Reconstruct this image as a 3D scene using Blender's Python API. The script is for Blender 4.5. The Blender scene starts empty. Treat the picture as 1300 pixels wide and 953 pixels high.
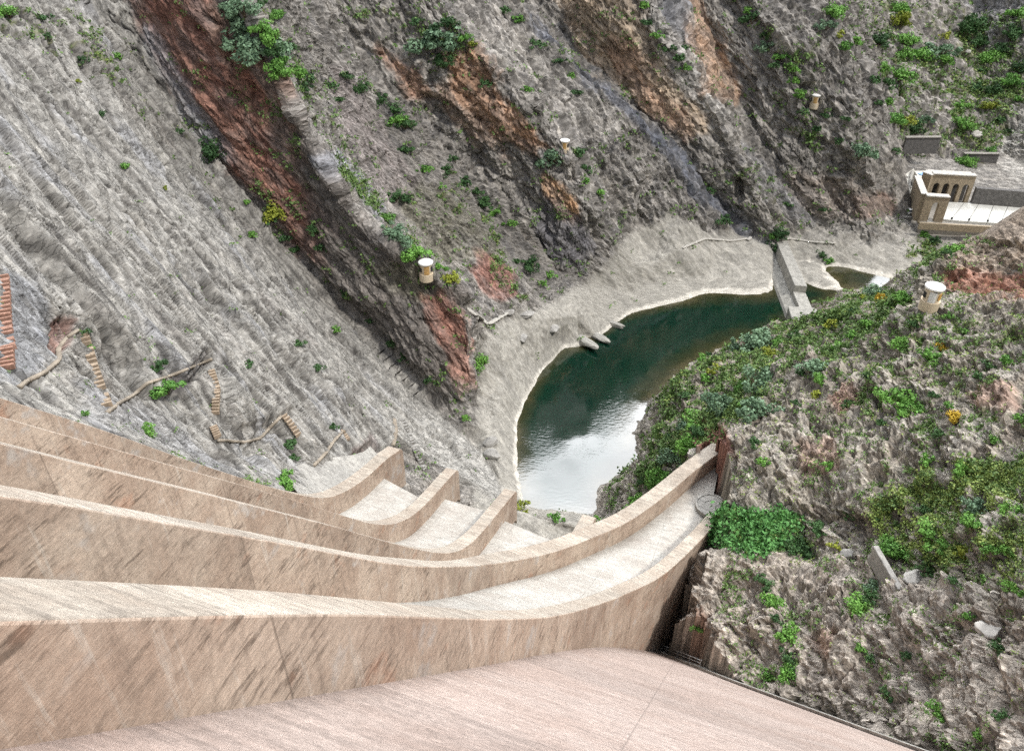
import bpy, bmesh, math, random, time
import numpy as np
from mathutils import Vector, Matrix
from mathutils.geometry import delaunay_2d_cdt
from mathutils.bvhtree import BVHTree
random.seed(7)
T0 = time.time()
def log(*a): print('[%.1f]' % (time.time()-T0), *a)

scene = bpy.context.scene
COL = scene.collection
# ------------------------------------------------------------------ camera
F = 1000.0; CX, CY = 650.0, 431.0; PITCH = math.radians(34); HC = 100.0
SP, CP = math.sin(PITCH), math.cos(PITCH)
cam_d = bpy.data.cameras.new('camera'); cam = bpy.data.objects.new('camera', cam_d); COL.objects.link(cam)
cam_d.sensor_width = 36; cam_d.lens = 36*F/1300; cam_d.shift_y = -45.5/1300
cam_d.clip_end = 3000; cam_d.clip_start = 0.3
cam.location = (0, 0, HC); cam.rotation_euler = (math.pi/2-PITCH, 0, 0)
scene.camera = cam

def ray(px, py):
    x = (px-CX)/F; y = (CY-py)/F
    return np.array([x, CP+y*SP, -SP+y*CP])
def U(px, py, t): return np.array([0, 0, HC]) + ray(px, py)*t
def Uz(px, py, z):
    r = ray(px, py); return U(px, py, (z-HC)/r[2])
def project(P):
    P = np.asarray(P, float); d = P - np.array([0, 0, HC])
    dep = d[..., 1]*CP - d[..., 2]*SP; up = d[..., 1]*SP + d[..., 2]*CP
    dd = np.maximum(dep, 1e-3)
    return CX + F*d[..., 0]/dd, CY - F*up/dd, dep
def v3(p): return Vector((float(p[0]), float(p[1]), float(p[2])))

# ------------------------------------------------------------------ noise
def _hash(ix, iy, iz, s):
    h = ix*np.uint32(374761393) + iy*np.uint32(668265263) + iz*np.uint32(2246822519) + np.uint32((s*1274126177) & 0xffffffff)
    h ^= h >> np.uint32(13); h *= np.uint32(1274126177); h ^= h >> np.uint32(16); h *= np.uint32(2246822519)
    h ^= h >> np.uint32(13); return h
_G = np.random.RandomState(5).normal(size=(1024, 3)); _G = (_G/np.linalg.norm(_G, axis=1)[:, None]*1.25).astype('f')
def perlin(p, seed=0):
    p = np.asarray(p); i = np.floor(p); f = (p-i).astype('f'); i = i.astype(np.int64).astype(np.uint32)
    u = f*f*f*(f*(f*6-15)+10); res = 0; one = np.uint32(1)
    X0, Y0, Z0 = i[:, 0], i[:, 1], i[:, 2]
    for dx in (0, 1):
        wx = u[:, 0] if dx else 1-u[:, 0]
        for dy in (0, 1):
            wxy = wx*(u[:, 1] if dy else 1-u[:, 1])
            for dz in (0, 1):
                g = _G[(_hash(X0+one*np.uint32(dx), Y0+np.uint32(dy), Z0+np.uint32(dz), seed) & np.uint32(1023))]
                d = g[:, 0]*(f[:, 0]-dx)+g[:, 1]*(f[:, 1]-dy)+g[:, 2]*(f[:, 2]-dz)
                res = res + wxy*(u[:, 2] if dz else 1-u[:, 2])*d
    return res
def fbm(p, octv=4, seed=0, gain=0.5, ridged=False):
    a = 1.0; s = 0; tot = 0; q = np.array(p, float)
    for o in range(octv):
        n = perlin(q, seed+o*17)
        if ridged: n = 1-2*np.abs(n)*1.6
        s = s + a*n; tot += a; a *= gain; q = q*2.03+11.3
    return s/tot
def voronoi(p, seed=0):
    i = np.floor(p); f = (p-i).astype('f'); i = i.astype(np.int64).astype(np.uint32)
    b1 = np.full(len(p), 9.0, 'f'); b2 = np.full(len(p), 9.0, 'f'); cid = np.zeros(len(p), 'f')
    for dx in (-1, 0, 1):
        for dy in (-1, 0, 1):
            for dz in (-1, 0, 1):
                h = _hash(i[:, 0]+np.uint32(dx & 0xffffffff), i[:, 1]+np.uint32(dy & 0xffffffff), i[:, 2]+np.uint32(dz & 0xffffffff), seed)
                cx = dx+(h & np.uint32(1023))*np.float32(1/1024.)-f[:, 0]; cy = dy+((h >> np.uint32(10)) & np.uint32(1023))*np.float32(1/1024.)-f[:, 1]; cz = dz+((h >> np.uint32(20)) & np.uint32(1023))*np.float32(1/1024.)-f[:, 2]
                d = cx*cx+cy*cy+cz*cz; m = d < b1
                b2 = np.where(m, b1, np.minimum(b2, d)); cid = np.where(m, (h % np.uint32(997))*np.float32(1/997.), cid); b1 = np.minimum(b1, d)
    b1 = np.sqrt(b1); b2 = np.sqrt(b2)
    return b1, b2-b1, cid
def sstep(a, b, x):
    t = np.clip((x-a)/(b-a), 0, 1); return t*t*(3-2*t)

# ------------------------------------------------------------------ dam profile curves
HEAD = math.radians(20.3)
hv = np.array([math.sin(HEAD), math.cos(HEAD), 0.]); lv = np.array([-math.cos(HEAD), math.sin(HEAD), 0.])
def on_plane(pix, a):
    out = []
    for px, py in pix:
        r = ray(px, py); t = a/(r@lv); out.append((float(r@hv*t), a, HC+r[2]*t))   # (s, a, z)
    return np.array(out)
def with_t(pix):
    out = []
    for px, py, t in pix:
        r = ray(px, py); out.append((float(r@hv*t), float(r@lv*t), HC+r[2]*t))
    return np.array(out)
def catmull(P, step):
    P = np.asarray(P, float); out = []
    Q = np.vstack([2*P[0]-P[1], P, 2*P[-1]-P[-2]])
    for i in range(1, len(Q)-2):
        L = np.linalg.norm(Q[i+1]-Q[i]); n = max(1, int(round(L/step)))
        for k in range(n):
            t = k/n; a, b, c, d = Q[i-1], Q[i], Q[i+1], Q[i+2]
            out.append(0.5*((2*b)+(c-a)*t+(2*a-5*b+4*c-d)*t*t+(-a+3*b-3*c+d)*t**3))
    out.append(Q[-2]); return np.array(out)
def smooth_curve(P, it=6):
    P = P.copy()
    for _ in range(it): P[1:-1] = P[1:-1]*0.5+(P[:-2]+P[2:])*0.25
    return P
def extend_up(P, s_to):            # prolong the first, straight stretch of a wall back up to the crest
    n = max(3, len(P)//8); d = P[n]-P[0]; d = d/d[0]
    k = max(2, int((P[0][0]-s_to)/3))
    add = [P[0]+d*(s_to-P[0][0])*(1-j/k) for j in range(k)]
    for q in add: q[2] = min(q[2], HC-3.2)
    return np.vstack([add, P])
W1p = [(0,505),(134,547),(235,583),(302,605),(353,621),(403,632),(430,628),(455,614),(477,596),(493,580),(505,573)]
W2p = [(0,529),(134,567),(201,586),(269,605),(336,624),(400,643),(441,656),(475,665),(500,665),(525,654),(552,628),(567,610),(577,600)]
W3p = [(0,563),(67,580),(168,605),(269,629),(336,646),(400,662),(435,671),(483,685),(525,696),(563,702),(588,697),(610,678),(632,651),(652,627)]
W1 = extend_up(smooth_curve(catmull(on_plane(W1p, 47.0), 1.0), 8), -1)
W2 = extend_up(smooth_curve(catmull(on_plane(W2p, 37.4), 1.0), 8), -1)
W3 = extend_up(smooth_curve(catmull(on_plane(W3p, 27.8), 1.0), 8), -1)
W4a = on_plane([(0,629),(101,642),(168,656),(235,667.5),(302,679),(370,691),(435,704),(511,717),(566,719)], 17.8)
W4b = with_t([(621,716,71),(677,707,81),(718,696,88),(760,679,94.5),(801,661,99),(851,624,104),(885,595,108),(920,570,112)])
W4 = extend_up(smooth_curve(catmull(np.vstack([W4a, W4b]), 1.0), 8), -1)
W5a = on_plane([(0,787),(215,781),(433,778),(511,781),(621,785)], 8.0)
W5b = with_t([(677,784,42),(700,782,47),(740,773,59),(784,758,74),(834,735,86),(861,714,91),(891,684,96.5),(905,669,99),(914,658,100.5)])
W5 = extend_up(smooth_curve(catmull(np.vstack([W5a, W5b]), 1.0), 8), -1)
# inner short wall, the bucket end between third chute and outer chute
k = int(np.searchsorted(W3[:, 0], 38)); W6 = W3[k:].copy(); W6[:, 1] = 15.9
W6[:, 2] -= 1.0
def L2W(q):                        # local (s,a,z) -> world
    return hv*q[0]+lv*q[1]+np.array([0, 0, q[2]])
for n, W in zip('123456', (W1, W2, W3, W4, W5, W6)):
    log('wall', n, np.round(W[[0, len(W)//3, 2*len(W)//3, -1]], 1).tolist())

#TERRAIN
exec_terrain = True
# ------------------------------------------------------------------ terrain: breaklines -> constrained TIN -> refined mesh
pts = []; edges = []
def add_line(ws, link=True):
    i0 = len(pts)
    for w in ws: pts.append(np.asarray(w, float))
    if link: edges.extend((i0+i, i0+i+1) for i in range(len(ws)-1))
def LT(l, link=True): add_line([U(*p) for p in l], link)
def LZ(l, link=True): add_line([Uz(*p) for p in l], link)
def LW(l, link=True): add_line(l, link)

# shores (z = 0) and river bed
LZ([(668,642,-.3),(655,590,0),(655,540,0),(668,505,0),(690,465,0),(715,440,0),(745,440,0),(772,420,0),(800,398,0),(850,387,0),(900,371,0),(950,374,0),(975,372,0),(987,345,0),(1002,330,0)])
LZ([(720,650,-3),(705,600,-4),(705,545,-5),(730,500,-5),(780,450,-5),(850,420,-4),(930,408,-3),(985,400,-2),(1003,386,-2),(1008,362,-1)])
LZ([(755,652,0),(760,628,0),(785,605,0),(812,582,0),(806,548,0),(830,505,0),(868,470,0),(900,450,0),(945,432,0),(985,425,0),(1012,408,0),(1030,396,0)])
# rock tongue between the two pools below the weir, then the far channel
LZ([(1006,334,1.5),(1030,346,1.8),(1055,361,1),(1064,368,0.2)])
LZ([(1020,387,-2),(1038,384,-2),(1052,379,-2)])
LZ([(1056,344,-.8),(1080,353,-1.3),(1120,362,-1.6),(1165,368,-1.8),(1260,385,-3),(1400,400,-3)])
LZ([(1042,333,.6),(1060,336,0),(1078,340,0),(1105,348,0),(1140,357,0),(1162,359,0),(1176,352,0),(1215,355,0),(1300,360,0),(1400,370,0)])
# scoured pale bench on the left bank
LZ([(640,620,3),(625,575,4),(630,530,4),(640,480,5),(655,440,7),(690,405,8),(740,400,5)])
LZ([(790,372,2.5),(850,352,3),(900,349,2),(950,350,2),(975,342,2)])
LZ([(622,440,11),(650,400,11),(690,388,9),(745,352,8),(800,337,7.5),(860,320,7.5),(920,311,6),(975,307,4.5),(1010,304,4),(1060,307,4.2),(1110,319,3.2),(1150,328,2.8)])
# slab toe and foot of the red fin (gully 1)
G1 = [(-60,-110,136),(60,-60,140),(165,0,144),(250,170,148),(330,275,152),(380,330,154),(480,430,154),(540,500,150),(600,558,145),(628,600,139)]
LT(G1)
R1 = [(235,-120,129),(275,-60,132.5),(312,0,135),(345,70,137.5),(375,140,140),(405,190,142),(440,255,143.5),(480,300,144.5),(520,325,145),(548,340,146.5),(588,372,148)]
LT(R1)
LT([(300,-120,137),(330,0,144),(372,100,149),(412,165,153),(445,225,155),(485,280,156),(530,312,157)])
LT([(588,372,148.5),(597,420,148),(597,470,148),(596,515,149)])
LT([(600,376,153),(608,400,160),(608,470,156),(606,520,151.5)])
# gully 2 (talus)
LT([(350,-130,165),(385,0,161),(425,80,163),(450,150,165),(500,250,168),(560,320,169),(598,368,167),(622,400,163)])
# small mossy fin
LT([(540,232,172),(552,240,172),(575,265,172),(610,300,174),(640,330,174),(656,352,173),(664,376,171)])
LT([(565,222,179),(600,262,182),(640,310,183),(668,350,182),(690,380,178)])
# fin 3 foot, mid, crest
LT([(400,-130,170),(440,30,169),(500,120,173),(545,190,177)])
LT([(500,-130,168),(535,15,170),(600,60,173),(660,110,175),(700,160,177),(718,186,178),(745,240,182),(768,285,188)])
LT([(560,170,180),(610,215,184),(655,260,187),(690,310,188),(708,345,187)])
LT([(560,-130,198),(590,0,190),(640,60,190),(700,120,192),(740,185,194),(775,240,196),(805,290,199),(830,320,200)])
# fin 4 : light block below the dark band, band, orange wall
LT([(610,-130,201),(650,0,199),(700,55,200),(760,110,201),(825,170,202),(870,225,204),(895,265,206)])
LT([(625,-130,208),(668,0,206),(720,55,207),(780,110,207),(850,180,208),(905,245,211),(945,290,212),(975,304,212)])
LT([(790,-130,188),(825,0,196),(865,70,198),(905,140,201),(935,200,205),(965,255,208),(990,292,210)])
LT([(850,-130,210),(885,0,212),(915,80,213),(960,170,215),(1005,240,216),(1040,290,216)])
# fin 5 : second orange wall and big blunt cliff
LT([(920,-130,204),(955,0,206),(985,60,203),(1015,105,205),(1036,132,207),(1042,170,209),(1020,230,213)])
LT([(1030,-130,206),(1060,0,208),(1090,60,209),(1118,120,210),(1142,180,212),(1131,235,217),(1124,268,220)])
LT([(1060,40,204),(1090,150,206),(1090,230,214),(1060,275,218)])
# right hand back valley
LT([(1075,-130,300),(1085,0,285),(1120,60,276),(1150,120,264),(1165,165,256),(1160,196,252)])
LT([(1150,-130,330),(1160,0,300),(1190,80,278),(1200,140,263),(1200,185,254)])
LT([(1240,-130,320),(1245,0,305),(1245,80,288),(1238,140,268),(1240,190,255)])
LT([(1330,-130,290),(1310,0,285),(1300,90,272),(1268,160,262),(1275,200,254)])
# power house platform
LZ([(1143,222,7),(1160,208,7),(1200,206,7),(1260,212,7),(1340,225,7)])
LZ([(1152,280,5.0),(1165,290,4.5),(1230,300,4.5),(1300,304,4.5),(1360,308,4.5)])
LZ([(1160,266,6.5),(1180,267,6.5),(1230,268,6.8),(1360,268,6.8)])
# right hill : river side
LT([(770,660,131),(800,628,131),(838,585,130),(862,545,135),(878,500,143),(905,470,146),(945,448,150),(990,432,156),(1018,420,160),(1035,402,160)])
LT([(790,668,124),(850,625,122),(885,590,120),(905,548,118),(935,508,120),(960,480,128),(1000,460,135),(1040,440,140),(1080,425,140)])
LZ([(1030,396,0),(1042,382,2.5),(1075,381,5),(1110,382,8),(1135,385,12)])
LT([(1080,402,148),(1100,394,147),(1135,390,142)])
# crest of the near hill and its face
LT([(893,560,113),(930,540,112),(985,505,114),(1030,475,116),(1075,450,117),(1120,425,116),(1150,400,113),(1170,386,109),(1200,384,106),(1250,378,104),(1300,374,101),(1400,372,95)])
LT([(1160,392,124),(1185,380,124),(1230,372,122),(1300,366,120),(1400,362,116)])
LT([(1150,372,150),(1185,366,146)])
LT([(1182,350,126),(1200,330,128),(1235,312,129),(1262,290,128),(1300,262,126),(1380,235,122)])
LT([(1202,352,127),(1240,338,125),(1300,320,123),(1380,300,119)])
LT([(1178,346,150),(1210,325,156),(1262,285,158),(1320,250,158),(1400,215,155)])
LT([(912,572,106.5),(932,552,107),(990,528,107),(1060,505,106),(1140,470,102),(1220,450,97),(1300,440,92),(1400,430,86)])
LT([(926,582,104.5),(929,602,101.5),(922,632,99.5),(925,652,97.5)])
LT([(960,590,100),(1050,570,97),(1150,555,92),(1300,540,81),(1400,530,76)])
LT([(935,640,97),(1000,640,94),(1080,640,89),(1160,640,84),(1300,625,73),(1400,615,68)])
LT([(925,690,93),(1000,700,91),(1070,690,88.5),(1130,690,83),(1200,685,76),(1300,680,68),(1400,675,62)])
LT([(905,694,93),(880,712,92),(905,712,90.5),(1000,716,88),(1090,720,84),(1160,730,78),(1300,760,64),(1400,775,57)])
LT([(884,735,89.5),(882,775,87.5),(905,822,84),(935,855,81),(975,905,77),(1010,960,74),(1060,1040,70)])
LT([(1000,790,80),(1100,800,74.5),(1200,830,67),(1300,860,59),(1400,880,54)])
LT([(1000,870,76),(1100,900,69.5),(1200,930,62),(1300,960,55),(1400,990,50)])
LT([(1100,1060,66),(1250,1080,56)])
# pit between the outer chute and the hill; ground below the dam
def S(s, a, z): return hv*s+lv*a+np.array([0, 0, z])
LW([S(70,2.0,8), S(64,4,6), S(60.5,3.9,6), S(57,3.4,10), S(50,-1.5,15), S(40,-16,31), S(26,-38,48), S(10,-60,70)])
LW([S(92,4,8), S(80,10,4), S(62,14,3), S(48,14,5)])
LW([S(84,18,7), S(84,30,7), S(84,42,7), S(82,49,9)])
LW([S(70,18,4), S(70,34,5), S(66,44,8), S(40,30,20), S(10,30,55), S(10,10,60), S(40,6,20)], False)
# outer foot of the left wall of the spillway
outer = [L2W(q+np.array([0, 1.6, -0.9])) for q in W1[::6]]
inner = [L2W(q+np.array([0, -3.5, -14.0])) for q in W1[::6]]
outer = [o for o, q in zip(outer, W1[::6]) if q[0] < 66]
inner = [o for o, q in zip(inner, W1[::6]) if q[0] < 70]
LW(outer); LW(inner)
LW([S(66,50,22), S(72,50.5,20), S(78,51,13)])
LW([S(81,46,9), S(81,38,8.5), S(82,28,7.5), S(83,20,6)])
# beyond the picture: high ground
LW([(-75,20,99), (-90,60,108), (-110,110,125), (-125,160,140), (-110,230,190), (-60,290,225), (0,330,214), (55,335,182), (115,345,125), (170,390,90), (230,360,100), (260,280,105), (240,200,95), (160,120,90), (110,60,85), (75,10,90)], False)
LW([(-60,-20,98), (-150,0,140), (-200,150,190), (-160,300,220), (0,420,230), (120,480,160), (260,480,160), (360,300,170), (280,80,140), (120,-20,115), (60,-20,92)], False)
LW([(-60,230,128), (-10,262,130), (40,275,122), (85,285,98)], False)

co2 = [Vector((p[0], p[1])) for p in pts]
res = delaunay_2d_cdt(co2, edges, [], 0, 1e-4)
rv, re_, rf, rorig = res[0], res[1], res[2], res[3]
Vt = np.zeros((len(rv), 3)); bad = 0
P = np.array(pts)
for i, v in enumerate(rv):
    Vt[i, :2] = (v[0], v[1])
    if rorig[i]: Vt[i, 2] = P[rorig[i][0], 2]
    else:
        bad += 1; zs = []
        best = None
        for a, b in edges:
            A, B = P[a], P[b]; d = B[:2]-A[:2]; L = d@d
            u = np.clip(((Vt[i, :2]-A[:2])@d)/max(L, 1e-9), 0, 1)
            e = np.linalg.norm(A[:2]+d*u-Vt[i, :2])
            if e < 0.02: zs.append(A[2]+(B[2]-A[2])*u); log('   seg', [round(float(c)) for c in project(A)[:2]], [round(float(c)) for c in project(B)[:2]])
        Vt[i, 2] = max(zs) if zs else 20
        log('crossing', 'px', [round(float(c)) for c in project(Vt[i])[:2]], 'z', [round(float(z), 1) for z in zs])
Tt = np.array([f for f in rf if len(f) == 3], int)
log('tin', len(Vt), len(Tt), 'crossings', bad)

def refine(V, T, thr, maxit=14):
    for _ in range(maxit):
        E = np.sort(np.concatenate([T[:, [0, 1]], T[:, [1, 2]], T[:, [2, 0]]]), axis=1)
        key = E[:, 0]*np.int64(10**7)+E[:, 1]
        uk, inv = np.unique(key, return_inverse=True); n = len(T)
        a = (uk // 10**7).astype(int); b = (uk % 10**7).astype(int)
        L = np.linalg.norm(V[a]-V[b], axis=1); mid = (V[a]+V[b])/2
        m = L > thr(mid)
        if not m.any(): break
        nid = np.full(len(uk), -1); nid[m] = len(V)+np.arange(m.sum()); V = np.vstack([V, mid[m]])
        e = nid[inv].reshape(3, n).T                      # midpoints of edges 01,12,20
        c = (e >= 0).sum(1); out = [T[c == 0]]
        t = T[c == 3]; g = e[c == 3]
        out += [np.stack([t[:, 0], g[:, 0], g[:, 2]], 1), np.stack([g[:, 0], t[:, 1], g[:, 1]], 1), np.stack([g[:, 2], g[:, 1], t[:, 2]], 1), g]
        for r in range(3):
            k1 = (c == 1) & (e[:, r] >= 0); t = np.roll(T[k1], -r, 1); g = e[k1, r]
            out += [np.stack([t[:, 0], g, t[:, 2]], 1), np.stack([g, t[:, 1], t[:, 2]], 1)]
            k2 = (c == 2) & (e[:, r] < 0); t = np.roll(T[k2], -r, 1); g = np.roll(e[k2], -r, 1)
            out += [np.stack([t[:, 2], g[:, 2], g[:, 1]], 1), np.stack([g[:, 2], t[:, 0], t[:, 1]], 1), np.stack([g[:, 2], t[:, 1], g[:, 1]], 1)]
        T = np.concatenate(out)
    return V, T
def laplace(V, T, it, lam=0.5):
    E = np.concatenate([T[:, [0, 1]], T[:, [1, 2]], T[:, [2, 0]]]); E = np.concatenate([E, E[:, ::-1]])
    n = len(V); deg = np.bincount(E[:, 0], minlength=n)[:, None]
    for _ in range(it):
        S_ = np.stack([np.bincount(E[:, 0], V[E[:, 1], k], minlength=n) for k in range(3)], 1)/np.maximum(deg, 1)
        V = V+lam*(S_-V)
    return V
def vnormals(V, T):
    fn = np.cross(V[T[:, 1]]-V[T[:, 0]], V[T[:, 2]]-V[T[:, 0]]); N = np.zeros_like(V)
    for k in range(3):
        for j in range(3): N[:, j] += np.bincount(T[:, k], fn[:, j], minlength=len(V))
    return N/np.maximum(np.linalg.norm(N, axis=1), 1e-9)[:, None]
QUAL = 1.0
def thr_fn(px_in, px_out):
    def f(M):
        x, y, d = project(M); dist = np.linalg.norm(M-np.array([0, 0, HC]), axis=1)
        ok = (x > -60) & (x < 1360) & (y > -50) & (y < 1010) & (d > 5) & (M[:, 2] > -1.8)
        return np.where(ok, px_in, px_out)*dist/F
    return f
V, T = refine(Vt, Tt, thr_fn(16, 60))
V = laplace(V, T, 1, 0.5)
V, T = refine(V, T, thr_fn(3.6/QUAL, 40))
log('refined', len(V), len(T))
V0 = V.copy(); N0 = vnormals(V, T)

# strata frame: G along the beds, Nb across them
Gd = np.array([.614, -.443, -.654]); Gd /= np.linalg.norm(Gd)
Nb = np.array([.785, .25, .567]); Nb -= (Nb@Gd)*Gd; Nb /= np.linalg.norm(Nb); Mb = np.cross(Nb, Gd)
gmn = np.stack([V@Gd, V@Mb, V@Nb], 1)
px, py, dep = project(V)
#COLOUR
# ------------------------------------------------------------------ helpers for things
def tag(o, label=None, cat=None, group=None, kind=None):
    if label: o['label'] = label
    if cat: o['category'] = cat
    if group: o['group'] = group
    if kind: o['kind'] = kind
    return o
def empty(name, loc=(0, 0, 0), rz=0.0):
    o = bpy.data.objects.new(name, None); COL.objects.link(o); o.location = loc; o.rotation_euler = (0, 0, rz); o.empty_display_size = .2
    return o
def mesh_obj(name, verts, faces, mat=None, parent=None, mats=None, fmat=None, smooth=None, bevel=0):
    me = bpy.data.meshes.new(name); me.from_pydata([tuple(map(float, v)) for v in verts], [], [tuple(map(int, f)) for f in faces]); me.update()
    for m in (mats or ([mat] if mat else [])): me.materials.append(m)
    if fmat is not None: me.polygons.foreach_set('material_index', fmat)
    if smooth is not None:
        me.polygons.foreach_set('use_smooth', [True]*len(me.polygons)); me.set_sharp_from_angle(angle=math.radians(smooth))
    o = bpy.data.objects.new(name, me); COL.objects.link(o); o.parent = parent
    if bevel:
        b = o.modifiers.new('b', 'BEVEL'); b.width = bevel; b.segments = 2; b.limit_method = 'ANGLE'; b.angle_limit = math.radians(50)
    return o
class MB:
    def __init__(s): s.v = []; s.f = []; s.m = []
    def add(s, vs, fs, m=0):
        n = len(s.v); s.v += [tuple(v) for v in vs]; s.f += [tuple(n+i for i in f) for f in fs]; s.m += [m]*len(fs); return s
    def box(s, c, d, rz=0.0, m=0, M=None):
        c = np.array(c, float); hx, hy, hz = [q/2 for q in d]; cs, sn = math.cos(rz), math.sin(rz); vs = []
        for z in (-hz, hz):
            for x, y in ((-hx, -hy), (hx, -hy), (hx, hy), (-hx, hy)):
                vs.append((c[0]+x*cs-y*sn, c[1]+x*sn+y*cs, c[2]+z))
        return s.add(vs, [(3, 2, 1, 0), (4, 5, 6, 7), (0, 1, 5, 4), (1, 2, 6, 5), (2, 3, 7, 6), (3, 0, 4, 7)], m)
    def prism(s, poly, z0, z1, m=0):
        n = len(poly); vs = [(p[0], p[1], z0) for p in poly]+[(p[0], p[1], z1) for p in poly]
        return s.add(vs, [tuple(range(n))[::-1], tuple(range(n, 2*n))]+[(i, (i+1) % n, n+(i+1) % n, n+i) for i in range(n)], m)
    def bar(s, a, b, r, n=6, m=0, r2=None):
        a = np.array(a, float); b = np.array(b, float); d = b-a; L = np.linalg.norm(d); d /= L; r2 = r if r2 is None else r2
        u = np.cross(d, [0, 0, 1]) if abs(d[2]) < .9 else np.cross(d, [1, 0, 0]); u /= np.linalg.norm(u); w = np.cross(d, u)
        vs = [a+(u*math.cos(2*math.pi*i/n)+w*math.sin(2*math.pi*i/n))*r for i in range(n)]+[b+(u*math.cos(2*math.pi*i/n)+w*math.sin(2*math.pi*i/n))*r2 for i in range(n)]
        return s.add(vs, [tuple(range(n)), tuple(range(n, 2*n))[::-1]]+[(i, n+i, n+(i+1) % n, (i+1) % n) for i in range(n)], m)
    def lathe(s, c, prof, n=24, m=0, lean=(0, 0)):
        vs = []; k = len(prof)
        for r, z in prof:
            vs += [(c[0]+r*math.cos(2*math.pi*i/n), c[1]+r*math.sin(2*math.pi*i/n), c[2]+z) for i in range(n)]
        fs = [(j*n+i, j*n+(i+1) % n, (j+1)*n+(i+1) % n, (j+1)*n+i) for j in range(k-1) for i in range(n)]
        return s.add(vs, fs+[tuple(range(n))[::-1], tuple(range((k-1)*n, k*n))], m)
    def build(s, name, mat=None, parent=None, **kw):
        mats = mat if isinstance(mat, list) else None
        return mesh_obj(name, s.v, s.f, None if mats else mat, parent, mats=mats, fmat=s.m if mats else None, **kw)

# ------------------------------------------------------------------ materials
def new_mat(name):
    m = bpy.data.materials.new(name); m.use_nodes = True; nt = m.node_tree; nt.nodes.clear()
    out = nt.nodes.new('ShaderNodeOutputMaterial'); b = nt.nodes.new('ShaderNodeBsdfPrincipled'); nt.links.new(b.outputs[0], out.inputs[0])
    b.inputs['Roughness'].default_value = .85
    return m, nt, b
class N:
    def __init__(s, nt): s.nt = nt
    def n(s, t, **kw):
        x = s.nt.nodes.new('ShaderNode'+t)
        for k, v in kw.items(): setattr(x, k, v)
        return x
    def put(s, sock, v):
        if isinstance(v, bpy.types.NodeSocket): s.nt.links.new(v, sock)
        elif v is not None:
            if isinstance(v, tuple) and len(v) == 3 and sock.type == 'RGBA': v = v+(1,)
            sock.default_value = v
    def mapping(s, vec, scale=(1, 1, 1), rot=(0, 0, 0), loc=(0, 0, 0)):
        x = s.n('Mapping'); s.put(x.inputs[0], vec); x.inputs['Scale'].default_value = scale; x.inputs['Rotation'].default_value = rot; x.inputs['Location'].default_value = loc
        return x.outputs[0]
    def noise(s, vec, scale, detail=5, rough=.6, dist=0):
        x = s.n('TexNoise'); s.put(x.inputs['Vector'], vec); x.inputs['Scale'].default_value = scale; x.inputs['Detail'].default_value = detail
        x.inputs['Roughness'].default_value = rough; x.inputs['Distortion'].default_value = dist
        return x.outputs[0]
    def voro(s, vec, scale, feature='F1', out=0, rnd=1):
        x = s.n('TexVoronoi', feature=feature); s.put(x.inputs['Vector'], vec); x.inputs['Scale'].default_value = scale; x.inputs['Randomness'].default_value = rnd
        return x.outputs[out]
    def ramp(s, fac, stops, interp='LINEAR'):
        x = s.n('ValToRGB'); s.put(x.inputs[0], fac); cr = x.color_ramp; cr.interpolation = interp
        while len(cr.elements) < len(stops): cr.elements.new(.5)
        for e, (p, c) in zip(cr.elements, stops):
            e.position = p; e.color = (c, c, c, 1) if not isinstance(c, tuple) else c+(1,)
        return x.outputs[0]
    def mix(s, fac, a, b, bt='MIX'):
        x = s.n('Mix', data_type='RGBA', blend_type=bt); s.put(x.inputs[0], fac); s.put(x.inputs[6], a); s.put(x.inputs[7], b)
        return x.outputs[2]
    def math(s, op, a, b=None, clamp=False):
        x = s.n('Math', operation=op, use_clamp=clamp); s.put(x.inputs[0], a)
        if b is not None: s.put(x.inputs[1], b)
        return x.outputs[0]
    def bump(s, h, strength=.5, dist=.1, nrm=None):
        x = s.n('Bump'); s.put(x.inputs['Height'], h); x.inputs['Strength'].default_value = strength; x.inputs['Distance'].default_value = dist
        if nrm: s.put(x.inputs['Normal'], nrm)
        return x.outputs[0]

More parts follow.
